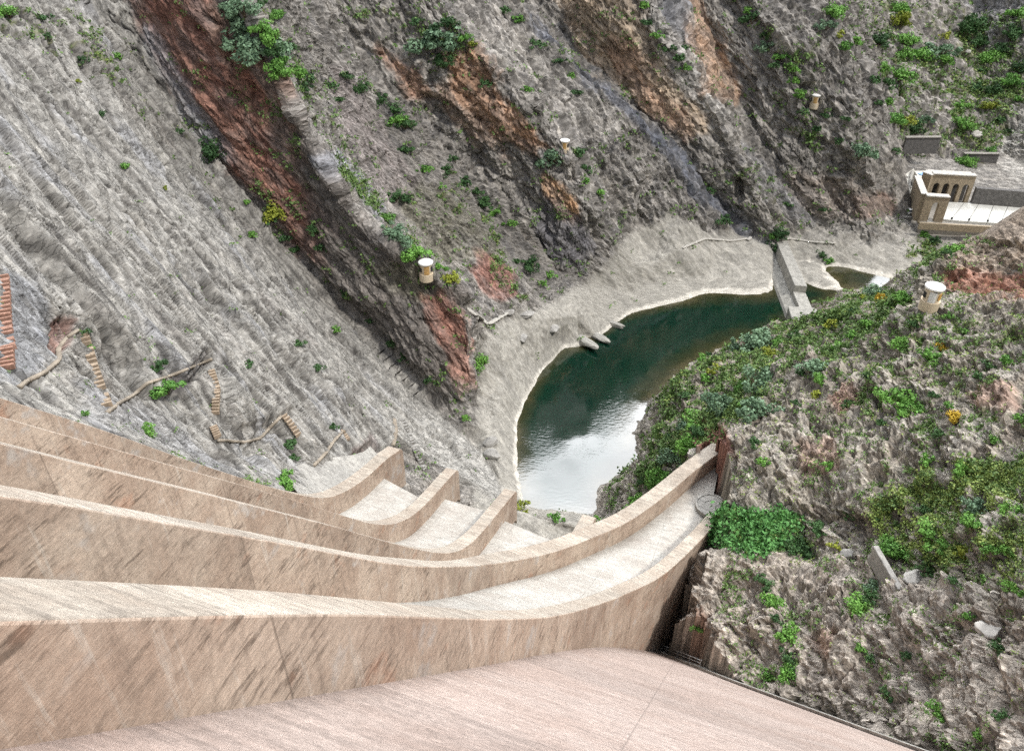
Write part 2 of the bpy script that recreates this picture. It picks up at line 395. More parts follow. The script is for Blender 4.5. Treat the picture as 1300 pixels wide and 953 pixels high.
def concrete(name, pale, mid, dark, horiz=True, stain=.6, joints=None):
    """local frame of the dam: x across, y downstream, z up"""
    m, nt, b = new_mat(name); n = N(nt); oc = n.n('TexCoord').outputs['Object']
    big = n.noise(oc, .22, 6, .7)
    c = n.mix(n.ramp(big, [(.4, 0.), (.6, 1.)]), pale, mid)
    if horiz:      # board marks run level along the wall, drips run down it
        bd = n.noise(n.mapping(oc, (.1, .55, 3.6)), 1.6, 4, .72)
        sp = n.noise(n.mapping(oc, (.1, 1.6, .14)), 1.1, 6, .7)
        patch = n.noise(n.mapping(oc, (.2, .5, .5), loc=(3, 7, 1)), .7, 4, .65)
        streak = n.math('MULTIPLY', n.ramp(bd, [(.5, 0.), (.6, 1.)]), n.ramp(patch, [(.47, 0.), (.57, 1.)]))
        c = n.mix(n.math('MULTIPLY', streak, stain), c, dark)
        c = n.mix(n.math('MULTIPLY', n.ramp(sp, [(.54, 0.), (.66, 1.)]), .5), c, tuple(q*.55 for q in mid))
        c = n.mix(n.math('MULTIPLY', n.ramp(sp, [(.32, 1.), (.42, 0.)]), .55), c, (.62, .57, .5))
        c = n.mix(n.math('MULTIPLY', n.ramp(patch, [(.6, 0.), (.68, 1.)]), .35), c, (.45, .22, .13))
        c = n.mix(n.math('MULTIPLY', n.ramp(patch, [(.33, 1.), (.41, 0.)]), .5), c, (.5, .49, .47))
        hgt = bd
    else:          # marks run across
        bd = n.noise(n.mapping(oc, (.3, 1.5, 1.5)), 1.5, 6, .75)
        c = n.mix(n.math('MULTIPLY', n.ramp(bd, [(.5, 0.), (.6, 1.)]), stain), c, dark)
        c = n.mix(n.math('MULTIPLY', n.ramp(bd, [(.34, 1.), (.44, 0.)]), .6), c, tuple(min(.72, q*1.3) for q in pale))
        hgt = bd
    fine = n.noise(oc, 3.5, 7, .8)
    x = n.n('VectorMath', operation='SCALE'); n.put(x.inputs[0], c); mr = n.n('MapRange'); n.put(mr.inputs[0], fine); mr.inputs[1].default_value = .3; mr.inputs[2].default_value = .7; mr.inputs[3].default_value = .68; mr.inputs[4].default_value = 1.25
    nt.links.new(mr.outputs[0], x.inputs['Scale']); c = x.outputs[0]
    if joints:
        w = n.n('SeparateXYZ'); n.put(w.inputs[0], oc)
        cell = n.n('TexWhiteNoise', noise_dimensions='1D'); n.put(cell.inputs['W'], n.math('FLOOR', n.math('DIVIDE', n.math('ADD', w.outputs[1], 1.3), joints[0][1])))
        x2 = n.n('VectorMath', operation='SCALE'); n.put(x2.inputs[0], c); n.put(x2.inputs['Scale'], n.math('ADD', n.math('MULTIPLY', cell.outputs['Value'], .18), .9)); c = x2.outputs[0]
        for ax, per in joints:
            q = n.math('PINGPONG', n.math('ADD', w.outputs[ax], 1.3), per/2)
            j = n.math('LESS_THAN', q, .03)
            c = n.mix(n.math('MULTIPLY', j, .4), c, tuple(q_*.6 for q_ in dark))
    n.put(b.inputs['Base Color'], c); b.inputs['Roughness'].default_value = .88
    n.put(b.inputs['Normal'], n.bump(n.math('ADD', hgt, n.math('MULTIPLY', fine, .8)), .6, .07))
    return m
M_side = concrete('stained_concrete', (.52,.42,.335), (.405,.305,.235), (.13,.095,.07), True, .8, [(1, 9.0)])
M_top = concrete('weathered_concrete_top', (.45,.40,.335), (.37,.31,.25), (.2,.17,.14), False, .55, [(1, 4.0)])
M_floor = concrete('chute_concrete', (.47,.455,.415), (.39,.36,.32), (.24,.225,.2), False, .35, [(1, 7.5), (0, 5.0)])
M_face = concrete('pink_concrete', (.40,.325,.285), (.355,.275,.235), (.21,.17,.15), False, .4, [(1, 6.0), (0, 15.0)])
M_grey = concrete('grey_concrete', (.40,.385,.35), (.31,.30,.275), (.13,.12,.11), False, .5, None)

# ------------------------------------------------------------------ the dam
dam = empty('spillway_dam', (0, 0, 0), -HEAD)
tag(dam, 'pink and brown stained concrete dam with curved spillway walls sweeping down to the river', 'dam')
def loc(q): return (-q[1], q[0], q[2])
def frame2d(W):
    T_ = np.gradient(W[:, :2], axis=0); T_ /= np.linalg.norm(T_, axis=1)[:, None]
    return np.stack([-T_[:, 1], T_[:, 0]], 1)          # to the left (growing a) of the run
def wall_mesh(name, W, th, depth, rounded=True):
    W = W.copy()
    if rounded:                                        # the end of the wall rolls over
        d = W[-1]-W[-4]; d[2] = 0; d /= np.linalg.norm(d); up0 = (W[-1]-W[-4]); up0 /= np.linalg.norm(up0); e = W[-1].copy()
        for a in (20, 40, 60, 78, 90):
            r = 1.5; an = math.radians(a)
            W = np.vstack([W, e+d*r*math.sin(an)+np.array([0, 0, -r*(1-math.cos(an))])])
    nn = frame2d(W); th_ = th(W) if callable(th) else np.full(len(W), th); dp = depth(W) if callable(depth) else np.full(len(W), depth)
    vs = []
    for i, q in enumerate(W):
        l = np.array([nn[i, 0], nn[i, 1], 0])*th_[i]; dn = np.array([0, 0, -dp[i]])
        vs += [loc(q), loc(q+l), loc(q+l+dn), loc(q+dn)]
    fs = []; fm = []
    for i in range(len(W)-1):
        a, b = 4*i, 4*i+4
        fs += [(a, b, b+1, a+1), (a+1, b+1, b+2, a+2), (a+2, b+2, b+3, a+3), (a+3, b+3, b, a)]; fm += [0, 1, 1, 1]
    fs += [(0, 1, 2, 3), (4*len(W)-1, 4*len(W)-2, 4*len(W)-3, 4*len(W)-4)]; fm += [1, 1]
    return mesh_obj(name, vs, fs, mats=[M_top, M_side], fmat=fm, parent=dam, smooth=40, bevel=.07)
def THf(W): return np.interp(W[:, 0], [0, 26, 34, 60, 66], [2.0, 2.1, 2.1, 1.9, 1.7])
TH = 1.7
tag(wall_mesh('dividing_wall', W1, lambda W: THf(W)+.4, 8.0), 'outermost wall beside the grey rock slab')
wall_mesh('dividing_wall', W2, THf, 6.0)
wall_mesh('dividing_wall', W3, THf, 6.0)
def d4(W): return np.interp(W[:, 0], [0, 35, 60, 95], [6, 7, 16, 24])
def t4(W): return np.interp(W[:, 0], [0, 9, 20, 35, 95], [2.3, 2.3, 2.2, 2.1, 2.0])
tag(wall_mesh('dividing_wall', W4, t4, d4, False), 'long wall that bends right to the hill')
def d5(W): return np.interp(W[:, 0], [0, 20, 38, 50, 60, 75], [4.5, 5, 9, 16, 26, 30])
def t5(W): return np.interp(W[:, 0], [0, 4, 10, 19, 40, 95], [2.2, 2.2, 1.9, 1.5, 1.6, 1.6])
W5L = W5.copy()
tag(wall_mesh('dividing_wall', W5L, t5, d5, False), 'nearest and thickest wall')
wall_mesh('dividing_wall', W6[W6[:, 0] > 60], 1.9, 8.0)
def resamp(W, n, s1=None):
    W = W if s1 is None else W[W[:, 0] <= s1]
    L = np.r_[0, np.cumsum(np.linalg.norm(np.diff(W, axis=0), axis=1))]; u = np.linspace(0, L[-1], n)
    return np.stack([np.interp(u, L, W[:, k]) for k in range(3)], 1)
def floor_mesh(name, WL, WR, hL, hR, thL=0, thR=TH, n=90, body=7.0, m=None):
    A = resamp(WL, n); B = resamp(WR, n); nb = frame2d(B); na = frame2d(A)
    vs = []
    for i in range(n):
        p = A[i].copy(); p[:2] += na[i]*.3; p[2] -= hL[i] if hasattr(hL, '__len__') else hL
        q = B[i].copy(); q[:2] += nb[i]*(thR-.3); q[2] -= hR[i] if hasattr(hR, '__len__') else hR
        for k in range(7):
            vs.append(loc(p+(q-p)*k/6))
        vs += [loc(q+np.array([0, 0, -body])), loc(p+np.array([0, 0, -body]))]
    fs = []
    for i in range(n-1):
        a, b = 9*i, 9*i+9
        for k in range(8): fs.append((a+k, a+k+1, b+k+1, b+k))
        fs.append((a+8, a, b, b+8))
    fs += [tuple(range(9))[::-1], tuple(range(9*(n-1), 9*n))]
    return mesh_obj(name, vs, fs, m or M_floor, dam, smooth=40)
def dh(n, a, b, c): return np.interp(np.linspace(0, 1, n), [0, .7, .88, 1], [a, a, b, c])
E = lambda W, s: W[W[:, 0] <= s]
floor_mesh('chute_floor', E(W1, 73), E(W2, 72.2), dh(90, 2.9, 3.4, 3.0), dh(90, 2.9, 3.4, 3.0), body=14)
floor_mesh('chute_floor', E(W2, 74), E(W3, 73.2), dh(90, 2.9, 3.4, 3.0), dh(90, 2.9, 3.4, 3.0), body=14)
W6b = W6.copy(); W6b[:, 1] = np.interp(W6b[:, 0], [38, 50], [17.8, 15.9]); W6b[:, 2] += np.interp(W6b[:, 0], [38, 46], [1.0, 0]); W4s = np.vstack([E(W4, 37), W6b[W6b[:, 0] > 38.5]])
W4s = E(W4s, 72)
floor_mesh('chute_floor', E(W3, 73), W4s, dh(90, 2.9, 3.6, 3.2), dh(90, 2.9, 3.6, 3.2), thR=2.2, body=14)
dL = np.interp(np.linspace(0, 1, 90), [0, .3, .6, .9, 1], [3.9, 3.8, 3.1, 3.1, 2.6]); floor_mesh('chute_floor', W4, W5, dL, dL, n=90, body=8)
# plain downstream face right of the chutes
def face_z(s): return HC-(6.3+1.3*s)
vs = []; fs = []; ns = 60
SA = []
for i in range(ns):
    s = -1+i*(63.5/(ns-1))
    ar = np.interp(s, [-1, 20, 40, 51, 62.5], [-75, -45, -19, -4.6, 5.2]); al = 8.6 if s < 45 else np.interp(s, [45, 62.5], [8.6, 7.4])
    SA.append((s, ar, al)); zz = face_z(s)
    for k in range(9): vs.append(loc((s, al+(ar-al)*k/8, zz)))
    vs += [loc((s, ar, zz-5)), loc((s, al, zz-5))]
for i in range(ns-1):
    for k in range(11): fs.append((11*i+k, 11*i+(k+1) % 11, 11*i+11+(k+1) % 11, 11*i+11+k))
fs += [tuple(range(11))[::-1], tuple(range(11*(ns-1), 11*ns))]
o = mesh_obj('downstream_face', vs, fs, M_face, dam, smooth=40)
# kerb running down the right edge of the face
mb = MB(); prev = None
for i in range(ns):
    s, ar, al = SA[i]; z = face_z(s)
    if s < 20: continue
    cur = [loc((s, ar+.15, z+.45)), loc((s, ar-1.35, z+.45)), loc((s, ar-1.35, z-6)), loc((s, ar+.15, z-6))]
    if prev: 
        mb.add(prev+cur, [(0, 4, 5, 1), (1, 5, 6, 2), (2, 6, 7, 3), (3, 7, 4, 0)])
    prev = cur
mb.build('edge_kerb', M_grey, dam, smooth=40)
# crest deck behind and under the viewpoint
cb = MB(); cb.box((20, -5.2, HC-2.4), (190, 8.6, 1.2)); cb.box((20, -5.2, HC-12), (190, 8.0, 18))
cb.build('crest_deck', M_grey, dam)
pr = MB(); pr.box((20, -1.15, HC-1.45), (190, .3, .7)); pr.build('parapet', M_grey, dam)
log('dam done')
# ------------------------------------------------------------------ rock : relief and colour
_WN = None
def pw(poly, soft=4.0, wob=4.0, seed=3, sc=7.0, x=None, y=None):
    """weight of the vertices inside an outline, edge broken up by noise"""
    poly = np.array(poly, float); W = np.zeros(len(V)); pad = soft+wob*2
    box = (px > poly[:, 0].min()-pad) & (px < poly[:, 0].max()+pad) & (py > poly[:, 1].min()-pad) & (py < poly[:, 1].max()+pad) & (dep > 0)
    idx = np.nonzero(box)[0]
    if not len(idx): return W
    qx, qy = px[idx], py[idx]; ins = np.zeros(len(idx), bool); dmin = np.full(len(idx), 1e9)
    for i in range(len(poly)):
        a, b = poly[i-1], poly[i]; d = b-a
        u = np.clip(((qx-a[0])*d[0]+(qy-a[1])*d[1])/max(d@d, 1e-9), 0, 1)
        dmin = np.minimum(dmin, np.hypot(qx-a[0]-d[0]*u, qy-a[1]-d[1]*u))
        c = ((a[1] > qy) != (b[1] > qy)); xx = a[0]+(qy-a[1])*(b[0]-a[0])/np.where(abs(b[1]-a[1]) < 1e-9, 1e-9, b[1]-a[1])
        ins ^= c & (qx < xx)
    sd = np.where(ins, dmin, -dmin)
    if wob: sd = sd+wob*3*fbm(GM[idx]/sc, 5, seed, .65)
    W[idx] = sstep(-soft, soft, sd); return W
def line_d(pl, wob=2.0, seed=5):
    """distance in metres from the vertices to a line drawn over the rock"""
    pl = np.array(pl, float); W = np.full(len(V), 1e3)
    box = (px > pl[:, 0].min()-30) & (px < pl[:, 0].max()+30) & (py > pl[:, 1].min()-30) & (py < pl[:, 1].max()+30) & (dep > 0)
    idx = np.nonzero(box)[0]; qx = px[idx]; qy = py[idx]
    w1 = fbm(V0[idx]/3.0, 3, seed)*wob*3; qx = qx+w1; qy = qy-w1*.6
    dm = np.full(len(idx), 1e9)
    for a, b in zip(pl[:-1], pl[1:]):
        d = b-a; u = np.clip(((qx-a[0])*d[0]+(qy-a[1])*d[1])/(d@d), 0, 1)
        dm = np.minimum(dm, np.hypot(qx-a[0]-d[0]*u, qy-a[1]-d[1]*u))
    W[idx] = dm*dep[idx]/F; return W
X_, Y_, Z_ = V[:, 0], V[:, 1], V[:, 2]
GM = gmn*np.array([.32, 1, 1])
riv = np.interp(Y_, [-50, 20, 50, 60, 70, 85, 95, 101, 125, 150, 165, 172, 178], [-60, -40, 5, 15, 20, 20, 14, 12, 27, 38, 55, 95, 160])
right = (sstep(-2, 2, X_-riv))*(1-sstep(172, 184, Y_))
A1 = [(p[0], p[1]) for p in G1]
slab = pw([(-400, -300)]+A1+[(640, 640), (500, 560), (430, 640), (0, 520), (-400, 400)], 3, 0)*(1-right)
far = sstep(150, 175, Y_)*(1-right)
bench = pw([(600,560),(606,520),(612,430),(640,400),(700,385),(760,345),(800,300),(850,270),(900,290),(975,305),(1010,300),(1180,325),(1200,370),(1000,420),(740,700),(600,660)], 8, 5)*(1-right)
bench = np.maximum(bench, sstep(7, 2, Z_)*(1-right))
left = (1-right)
amp = np.ones(len(V))
sa = np.stack([V@hv, V@lv], 1)
near_dam = sstep(6, 1, np.abs(sa[:, 1]-50))*(sa[:, 0] < 82)
amp *= 1-.75*near_dam
# relief
log('relief')
def terr(n, k, sharp=.18):
    a = n*k; f = a-np.floor(a); return (np.floor(a)+sstep(.5-sharp, .5+sharp, f))/k
sc = 1.0
def sub(mask, f, k=1):
    idx = np.nonzero(mask)[0]; r = f(idx)
    if k == 1: o = np.zeros(len(V), 'f'); o[idx] = r; return o
    out = []
    for q in r: o = np.zeros(len(V), 'f'); o[idx] = q; out.append(o)
    return out
L_ = right < .999; R_ = right > .001
def fL(ix):
    g = gmn[ix]; sl = slab[ix]; fr = far[ix]; be = bench[ix]; v0 = V0[ix]
    big = fbm(g/np.array([34, 9, 9]), 4, 11); fin = fbm(g/np.array([2.2, .6, .6]), 4, 41, .6)
    b2, e2, c2 = voronoi(g/np.array([10, 4.0, 4.5])+fbm(g/9, 2, 4)[:, None]*.8, 37)
    b1, e1, c1 = voronoi(g/np.array([4.2, 1.3, 2.2])+fbm(g/5, 2, 3)[:, None]*.7, 31)
    DL = big*1.8+terr(fbm(g/np.array([14, 2.6, 2.6]), 4, 21, .55), 7)*2.4+(c1-.5)*.3+(c2-.5)*.8-sstep(.08, 0, e2)*.25+fin*.34
    m1 = terr(fbm(g/np.array([16, 1.9, 5]), 4, 23, .5), 6, .16); m2 = terr(fbm(g/np.array([5, .9, 3]), 3, 24, .5), 5, .2)
    ru = sstep(-.2, .25, fbm(g/np.array([16, 6, 6]), 3, 28))
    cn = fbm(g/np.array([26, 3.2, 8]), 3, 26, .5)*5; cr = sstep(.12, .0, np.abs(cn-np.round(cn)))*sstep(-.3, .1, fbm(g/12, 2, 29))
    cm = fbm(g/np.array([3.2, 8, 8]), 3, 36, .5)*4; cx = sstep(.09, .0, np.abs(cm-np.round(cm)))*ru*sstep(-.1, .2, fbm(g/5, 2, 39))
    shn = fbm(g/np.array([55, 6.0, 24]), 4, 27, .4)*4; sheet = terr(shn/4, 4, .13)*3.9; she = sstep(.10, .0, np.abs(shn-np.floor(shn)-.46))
    DS = sheet+big*.9-cr*.85-cx*.4+m1*1.9+m2*.26*(.1+.9*ru)+(c1-.5)*.12*ru+(c2-.5)*.2+fin*.05*(.3+.9*ru)
    DF = terr(fbm(g/np.array([60, 9, 12]), 4, 54, .5), 5, .06)*5.0+fbm(g/np.array([50, 15, 15]), 4, 51)*2.5+terr(fbm(g/np.array([20, 5, 5]), 5, 53, .6), 6)*4.2+(c2-.5)*1.0-sstep(.1, 0, e2)*.4+(c1-.5)*.35+fin*.5+fbm(v0/2.4, 4, 57, .6)*1.3
    DB = fbm(g/np.array([22, 7, 7]), 4, 61)*1.0+terr(fbm(g/np.array([16, 1.6, 1.6]), 3, 63), 6)*.9+fin*.16
    D = (1-sl)*(1-fr)*DL+sl*DS+(1-sl)*fr*DF
    D = D*(1-.75*be*(1-sl))+DB*be*(1-sl)*.9
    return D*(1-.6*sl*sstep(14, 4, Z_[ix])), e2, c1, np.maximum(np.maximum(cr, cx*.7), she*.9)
def fR(ix):
    v = V[ix]; Vr = v+np.stack([fbm(v/6, 3, s_) for s_ in (71, 72, 73)], 1)*2.4
    r1, re1, rc1 = voronoi(Vr/np.array([2.9, 2.9, 1.9]), 75); r2, re2, rc2 = voronoi(Vr/np.array([1.1, 1.1, .75]), 76)
    rgh = sstep(-.25, .25, fbm(v/8, 3, 88))
    led = terr(fbm(v/np.array([7, 7, 2.0]), 4, 83, .6), 5, .12)*2.6+terr(fbm(Vr/np.array([2.6, 2.6, .9]), 3, 84, .6), 5, .12)*.9
    return fbm(v/13, 4, 81)*3.6+led+((rc1-.5)*1.3-sstep(.14, 0, re1)*.5)*(.35+.65*rgh)+((rc2-.5)*.5-sstep(.14, 0, re2)*.16)*(.4+.6*rgh)+fbm(v/.9, 3, 85)*.14, rc1, rc2
DLx, e2, c1, crk_shade = sub(L_, fL, 4); DRx, rc1, rc2 = sub(R_, fR, 3)
D = DLx*(1-right)+DRx*right
plat = pw([(1130,200),(1310,200),(1310,305),(1160,300),(1150,275)], 3, 0)
D = D*(1-.85*plat)*(1-.6*pw([(1100,160),(1175,160),(1180,285),(1105,290)], 8, 0))
terrace = pw([(905,640),(1010,640),(1010,705),(905,700)], 6, 2)*right
D = D*(1-.6*terrace)
spur = pw([(1025,400),(1040,360),(1140,355),(1160,375),(1100,400)], 6, 3)*right
D = D*(1-.65*spur)
D = D*amp*(.18+.82*sstep(-.5, 5, Z_))*sstep(-4, -.5, Z_)
# steps, ledges and clefts that can be told apart in the slab
lower = pw([(-90,130),(0,236),(55,312),(110,375),(150,430),(188,484),(215,497),(248,474),(270,442),(288,470),(305,540),(345,590),(420,650),(0,560),(-90,560)], 2.2, 1.2, 9, 3.0)*slab
D -= lower*1.5*amp
lower2 = pw([(395,640),(330,590),(305,540),(370,520),(430,560),(470,575),(500,560),(520,600),(480,640)], 2.5, 2, 10, 3.0)*slab
D -= lower2*.7*amp
recess = [([(66,440),(72,405),(92,388),(106,398),(100,420),(80,450)], 1.3), ([(232,480),(262,440),(275,450),(262,470),(238,488)], 1.1), ([(320,560),(352,520),(362,540),(345,560),(325,572)], .8), ([(445,578),(470,560),(484,572),(460,590)], .8),
          ([(888,560),(892,540),(906,536),(922,552),(926,575),(905,575)], 1.0), ([(932,250),(934,232),(939,226),(943,232),(944,252),(938,258)], 3.0), ([(1020,112),(1024,105),(1032,104),(1040,112),(1030,114)], 2.0),
          ([(745,268),(768,300),(764,312),(745,296)], 1.5), ([(735,408),(745,418),(760,432),(748,434),(735,425)], 1.5)]
for pg, dd in recess: D -= pw(pg, 1.6, .8, 12, 3)*dd
cleft = [[(0,35),(35,60),(60,95),(100,150),(135,180)], [(95,55),(122,95),(145,92),(165,130)], [(117,60),(143,90)], [(97,134),(124,160),(165,200),(200,245)], [(205,168),(232,201),(262,235),(300,280),(332,319),(386,377),(420,420),(470,468)],
         [(0,236),(55,312),(110,375),(150,430),(188,484)], [(250,105),(290,160),(330,235),(395,330)], [(350,480),(400,540),(430,570)], [(15,110),(60,150),(100,215)], [(150,165),(185,205),(215,260)], [(268,442),(300,470),(345,520),(372,548)], [(230,330),(300,400),(340,455)], [(500,470),(560,545),(600,600)]]
for k, c in enumerate(cleft): D -= sstep(.45, .05, line_d(c, 1.5, 100+k))*.75*slab
gl = line_d([(350,300),(380,330),(480,430),(540,500),(600,558)], 1.0, 77)
D -= sstep(3.0, .4, gl)*1.2*left
D += sstep(2.5, .4, line_d([(312,0),(345,70),(375,140),(405,190),(440,255),(480,300),(540,338),(588,372)], 1.0, 78))*1.4*left
cl2 = [([(880,700),(872,745),(880,790),(885,800)], 1.2), ([(985,740),(1010,770),(1030,800),(1040,850)], 1.0), ([(1085,715),(1115,760),(1130,790)], .8), ([(1000,642),(1040,660),(1090,662)], .8), ([(1150,760),(1200,790),(1270,800)], .6), ([(920,640),(960,645),(1010,655)], .6)]
for c, dd in cl2: D -= sstep(1.1, .1, line_d(c, 1.5, 31))*dd*right
log('clefts')
Nn = vnormals(V, T)
dirn = Nn*.75+N0*.25
V = V+dirn*D[:, None]
# keep the rock out of the concrete
a1 = sa[:, 1]; s1 = sa[:, 0]
w1z = np.interp(s1, W1[:, 0], W1[:, 2])
m_ = (a1 > 44) & (a1 < 49.0) & (s1 < 72) & (s1 > -1); V[m_, 2] = np.minimum(V[m_, 2], w1z[m_]-2)
w4a = np.interp(s1, W4[:, 0], W4[:, 1]); w5a = np.interp(s1, W5[:, 0], W5[:, 1]); w4z = np.interp(s1, W4[:, 0], W4[:, 2])
m_ = (a1 > np.maximum(w5a-.6, -50)) & (a1 < 47.2) & (s1 < 70.5) & (s1 > -1); V[m_, 2] = np.minimum(V[m_, 2], np.interp(s1[m_], W3[:, 0], W3[:, 2])-8)

m_ = (s1 > 52) & (s1 < 66.5) & (a1 < w5a+.4) & (a1 > w5a-np.interp(s1, [52, 60, 70], [1.5, 3.2, 1.8])); V[m_, 2] = np.minimum(V[m_, 2], 9.0); V0[m_, 2] = V[m_, 2]
kar = np.interp(s1, [-1, 20, 40, 51, 62.5], [-75, -45, -19, -4.6, 5.2]); m_ = (s1 > 5) & (s1 < 60) & (a1 > kar-2.2) & (a1 < kar+3); V[m_, 2] = np.minimum(V[m_, 2], HC-(6.3+1.3*s1[m_])-.9)
_sx, _sy, _sd = project(V); _pl = [(868,578),(905,560),(919,564),(927,585),(926,625),(916,651),(880,682),(840,700)]
_in = np.zeros(len(V), bool)
for _i in range(len(_pl)):
    (_ax, _ay), (_bx, _by) = _pl[_i-1], _pl[_i]
    _in ^= ((_ay > _sy) != (_by > _sy)) & (_sx < _ax+(_sy-_ay)*(_bx-_ax)/((_by-_ay) or 1e-9))
m_ = _in & (right > .5) & (_sd < 113) & (s1 > 62) & (s1 < 93); V[m_, 2] = np.minimum(V[m_, 2], w4z[m_]-5.5)
# ---- colour of the stone, with shade of cracks and overhang painted in
log('colour')
def mixc(C, w, c): return C+(np.array(c)-C)*np.clip(w, 0, 1)[:, None]
nz = fbm(gmn/np.array([20, 4, 4]), 5, 91, .6); nz2 = fbm(gmn/np.array([7, 2, 2]), 4, 93, .6); nv = fbm(V0/9, 4, 95, .6); nv2 = fbm(V0/3, 4, 96, .6)
C = np.tile(np.array([.24, .225, .205]), (len(V), 1))
C = mixc(C, sstep(.02, .3, nz)*.7, (.34, .315, .28)); C = mixc(C, sstep(.05, .3, -nz2)*.6, (.15, .145, .145))
C = mixc(C, slab, (.27, .26, .238)); C = mixc(C, slab*sstep(.05, .35, nz)*.75, (.23, .215, .195)); C = mixc(C, slab*sstep(.08, .4, nz2)*.6, (.34, .325, .29))
C = mixc(C, slab*sstep(.1, .35, -nz)*.6, (.27, .275, .29)); C = mixc(C, crk_shade*(.25+.7*slab)*.95, (.075, .07, .065))  # shade of cracks and sheet edges baked in as dark lines
tint = [  # outline, colour, strength, softness, wobble
 ([(150,-60),(180,30),(215,95),(250,150),(290,215),(330,260),(385,330),(420,340),(395,265),(370,215),(345,170),(320,110),(285,50),(240,-60)], (.25,.11,.075), .95, 9, 7),
 ([(160,0),(200,30),(240,80),(300,160),(350,230),(390,300),(372,300),(320,225),(250,140),(200,80)], (.29,.15,.105), .6, 8, 6),
 ([(250,0),(300,10),(340,75),(370,130),(385,190),(400,250),(430,300),(400,290),(360,200),(310,120),(270,50)], (.24,.14,.10), .85, 8, 8),
 ([(296,60),(318,75),(335,110),(338,150),(325,130),(305,90)], (.33,.13,.08), .7, 6, 5),
 ([(375,150),(420,200),(470,290),(530,330),(590,370),(560,420),(590,480),(570,500),(470,420),(400,330),(380,260)], (.15,.13,.115), .85, 8, 7),
 ([(540,375),(560,370),(590,400),(598,440),(592,480),(575,475),(560,440),(545,410)], (.36,.16,.11), .85, 5, 6),
 ([(575,440),(600,440),(598,490),(585,505),(570,470)], (.42,.24,.18), .6, 5, 5),
 ([(470,340),(520,330),(560,345),(540,380),(500,370)], (.2,.19,.12), .5, 6, 5),
 ([(600,318),(625,320),(650,345),(662,375),(640,385),(612,375),(602,350)], (.32,.13,.09), .8, 5, 5),
 ([(500,240),(560,235),(600,270),(640,320),(600,330),(560,330),(520,280)], (.16,.15,.105), .75, 8, 8),
 ([(420,80),(460,110),(500,180),(530,230),(500,260),(470,240),(430,160)], (.29,.25,.235), .85, 8, 5),
 ([(480,65),(520,75),(545,110),(530,130),(495,100)], (.42,.22,.13), .7, 7, 8),
 ([(560,70),(600,65),(640,110),(670,160),(700,185),(680,200),(640,180),(600,150),(570,110)], (.44,.24,.13), .85, 7, 9),
 ([(530,110),(580,110),(640,170),(650,200),(610,190),(560,150)], (.36,.22,.14), .6, 9, 9),
 ([(690,225),(712,235),(735,270),(735,290),(712,280),(695,250)], (.5,.28,.13), .85, 4, 5),
 ([(600,20),(650,40),(760,130),(800,150),(760,190),(700,120),(640,80)], (.37,.345,.31), .8, 7, 6),
 ([(655,0),(682,25),(740,85),(800,140),(870,205),(905,240),(980,305),(960,310),(880,245),(840,190),(770,130),(710,70),(670,30)], (.13,.14,.17), .95, 4, 4),
 ([(690,-40),(800,-40),(830,40),(870,110),(905,150),(880,170),(830,150),(780,110),(730,60)], (.45,.34,.23), .9, 6, 7),
 ([(760,60),(800,50),(850,120),(890,160),(870,172),(820,140)], (.47,.27,.17), .6, 8, 8),
 ([(800,-20),(860,-20),(880,60),(925,150),(905,160),(860,110),(825,50)], (.36,.34,.31), .8, 7, 6),
 ([(862,-30),(885,-30),(905,40),(930,90),(950,120),(930,135),(895,120),(875,60)], (.46,.29,.18), .85, 5, 6),
 ([(838,-30),(866,-30),(880,60),(862,50),(846,20)], (.13,.14,.17), .7, 5, 5),
 ([(905,150),(960,250),(1010,300),(960,300),(915,240)], (.27,.25,.22), .7, 8, 7),
 ([(940,180),(1010,240),(1045,290),(1020,290),(960,240)], (.24,.235,.24), .7, 5, 5),
 ([(1075,245),(1130,245),(1134,272),(1085,275)], (.3,.16,.11), .6, 5, 6),
 ([(990,225),(1060,220),(1130,260),(1085,285),(1020,270)], (.27,.22,.18), .7, 8, 7),
 ([(690,250),(740,280),(760,310),(740,345),(700,330),(680,290)], (.14,.135,.15), .85, 6, 6),
 ([(400,200),(430,190),(485,265),(480,290),(450,250)], (.27,.28,.31), .8, 5, 4),
 ([(180,20),(215,60),(250,125),(290,190),(300,205),(275,195),(225,130),(190,70)], (.3,.31,.33), .8, 7, 5),
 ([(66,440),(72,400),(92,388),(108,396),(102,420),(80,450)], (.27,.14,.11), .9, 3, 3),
 ([(0,340),(60,340),(75,400),(60,470),(0,480)], (.22,.23,.25), .7, 10, 8),
 ([(100,480),(200,500),(260,560),(330,600),(200,560),(120,520)], (.28,.285,.3), .6, 10, 8),
 ([(210,490),(262,440),(275,450),(240,490)], (.1,.09,.09), .8, 4, 4),  # hollow under the overhang, its shade put into the colour
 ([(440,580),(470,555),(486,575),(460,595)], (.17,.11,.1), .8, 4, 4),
 ([(1090,-20),(1180,-20),(1250,150),(1240,200),(1205,205),(1160,120)], (.34,.31,.28), .8, 10, 8),
 ([(1255,140),(1300,100),(1400,100),(1400,220),(1290,230),(1262,190)], (.42,.4,.36), .7, 8, 8),
 ([(1225,0),(1300,-20),(1300,40),(1240,50)], (.3,.3,.32), .6, 8, 8)]
brk = .55+.45*sstep(-.25, .2, nz2)
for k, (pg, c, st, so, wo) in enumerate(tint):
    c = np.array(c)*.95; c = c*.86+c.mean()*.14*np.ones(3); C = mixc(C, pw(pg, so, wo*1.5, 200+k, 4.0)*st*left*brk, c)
C = mixc(C, bench*(1-slab)*.9, (.32, .305, .27)); C = mixc(C, bench*sstep(.05, .35, nz)*.6*(1-slab), (.22, .21, .19)); C = mixc(C, bench*sstep(.1, .35, nz2)*.5*(1-slab), (.40, .38, .335))
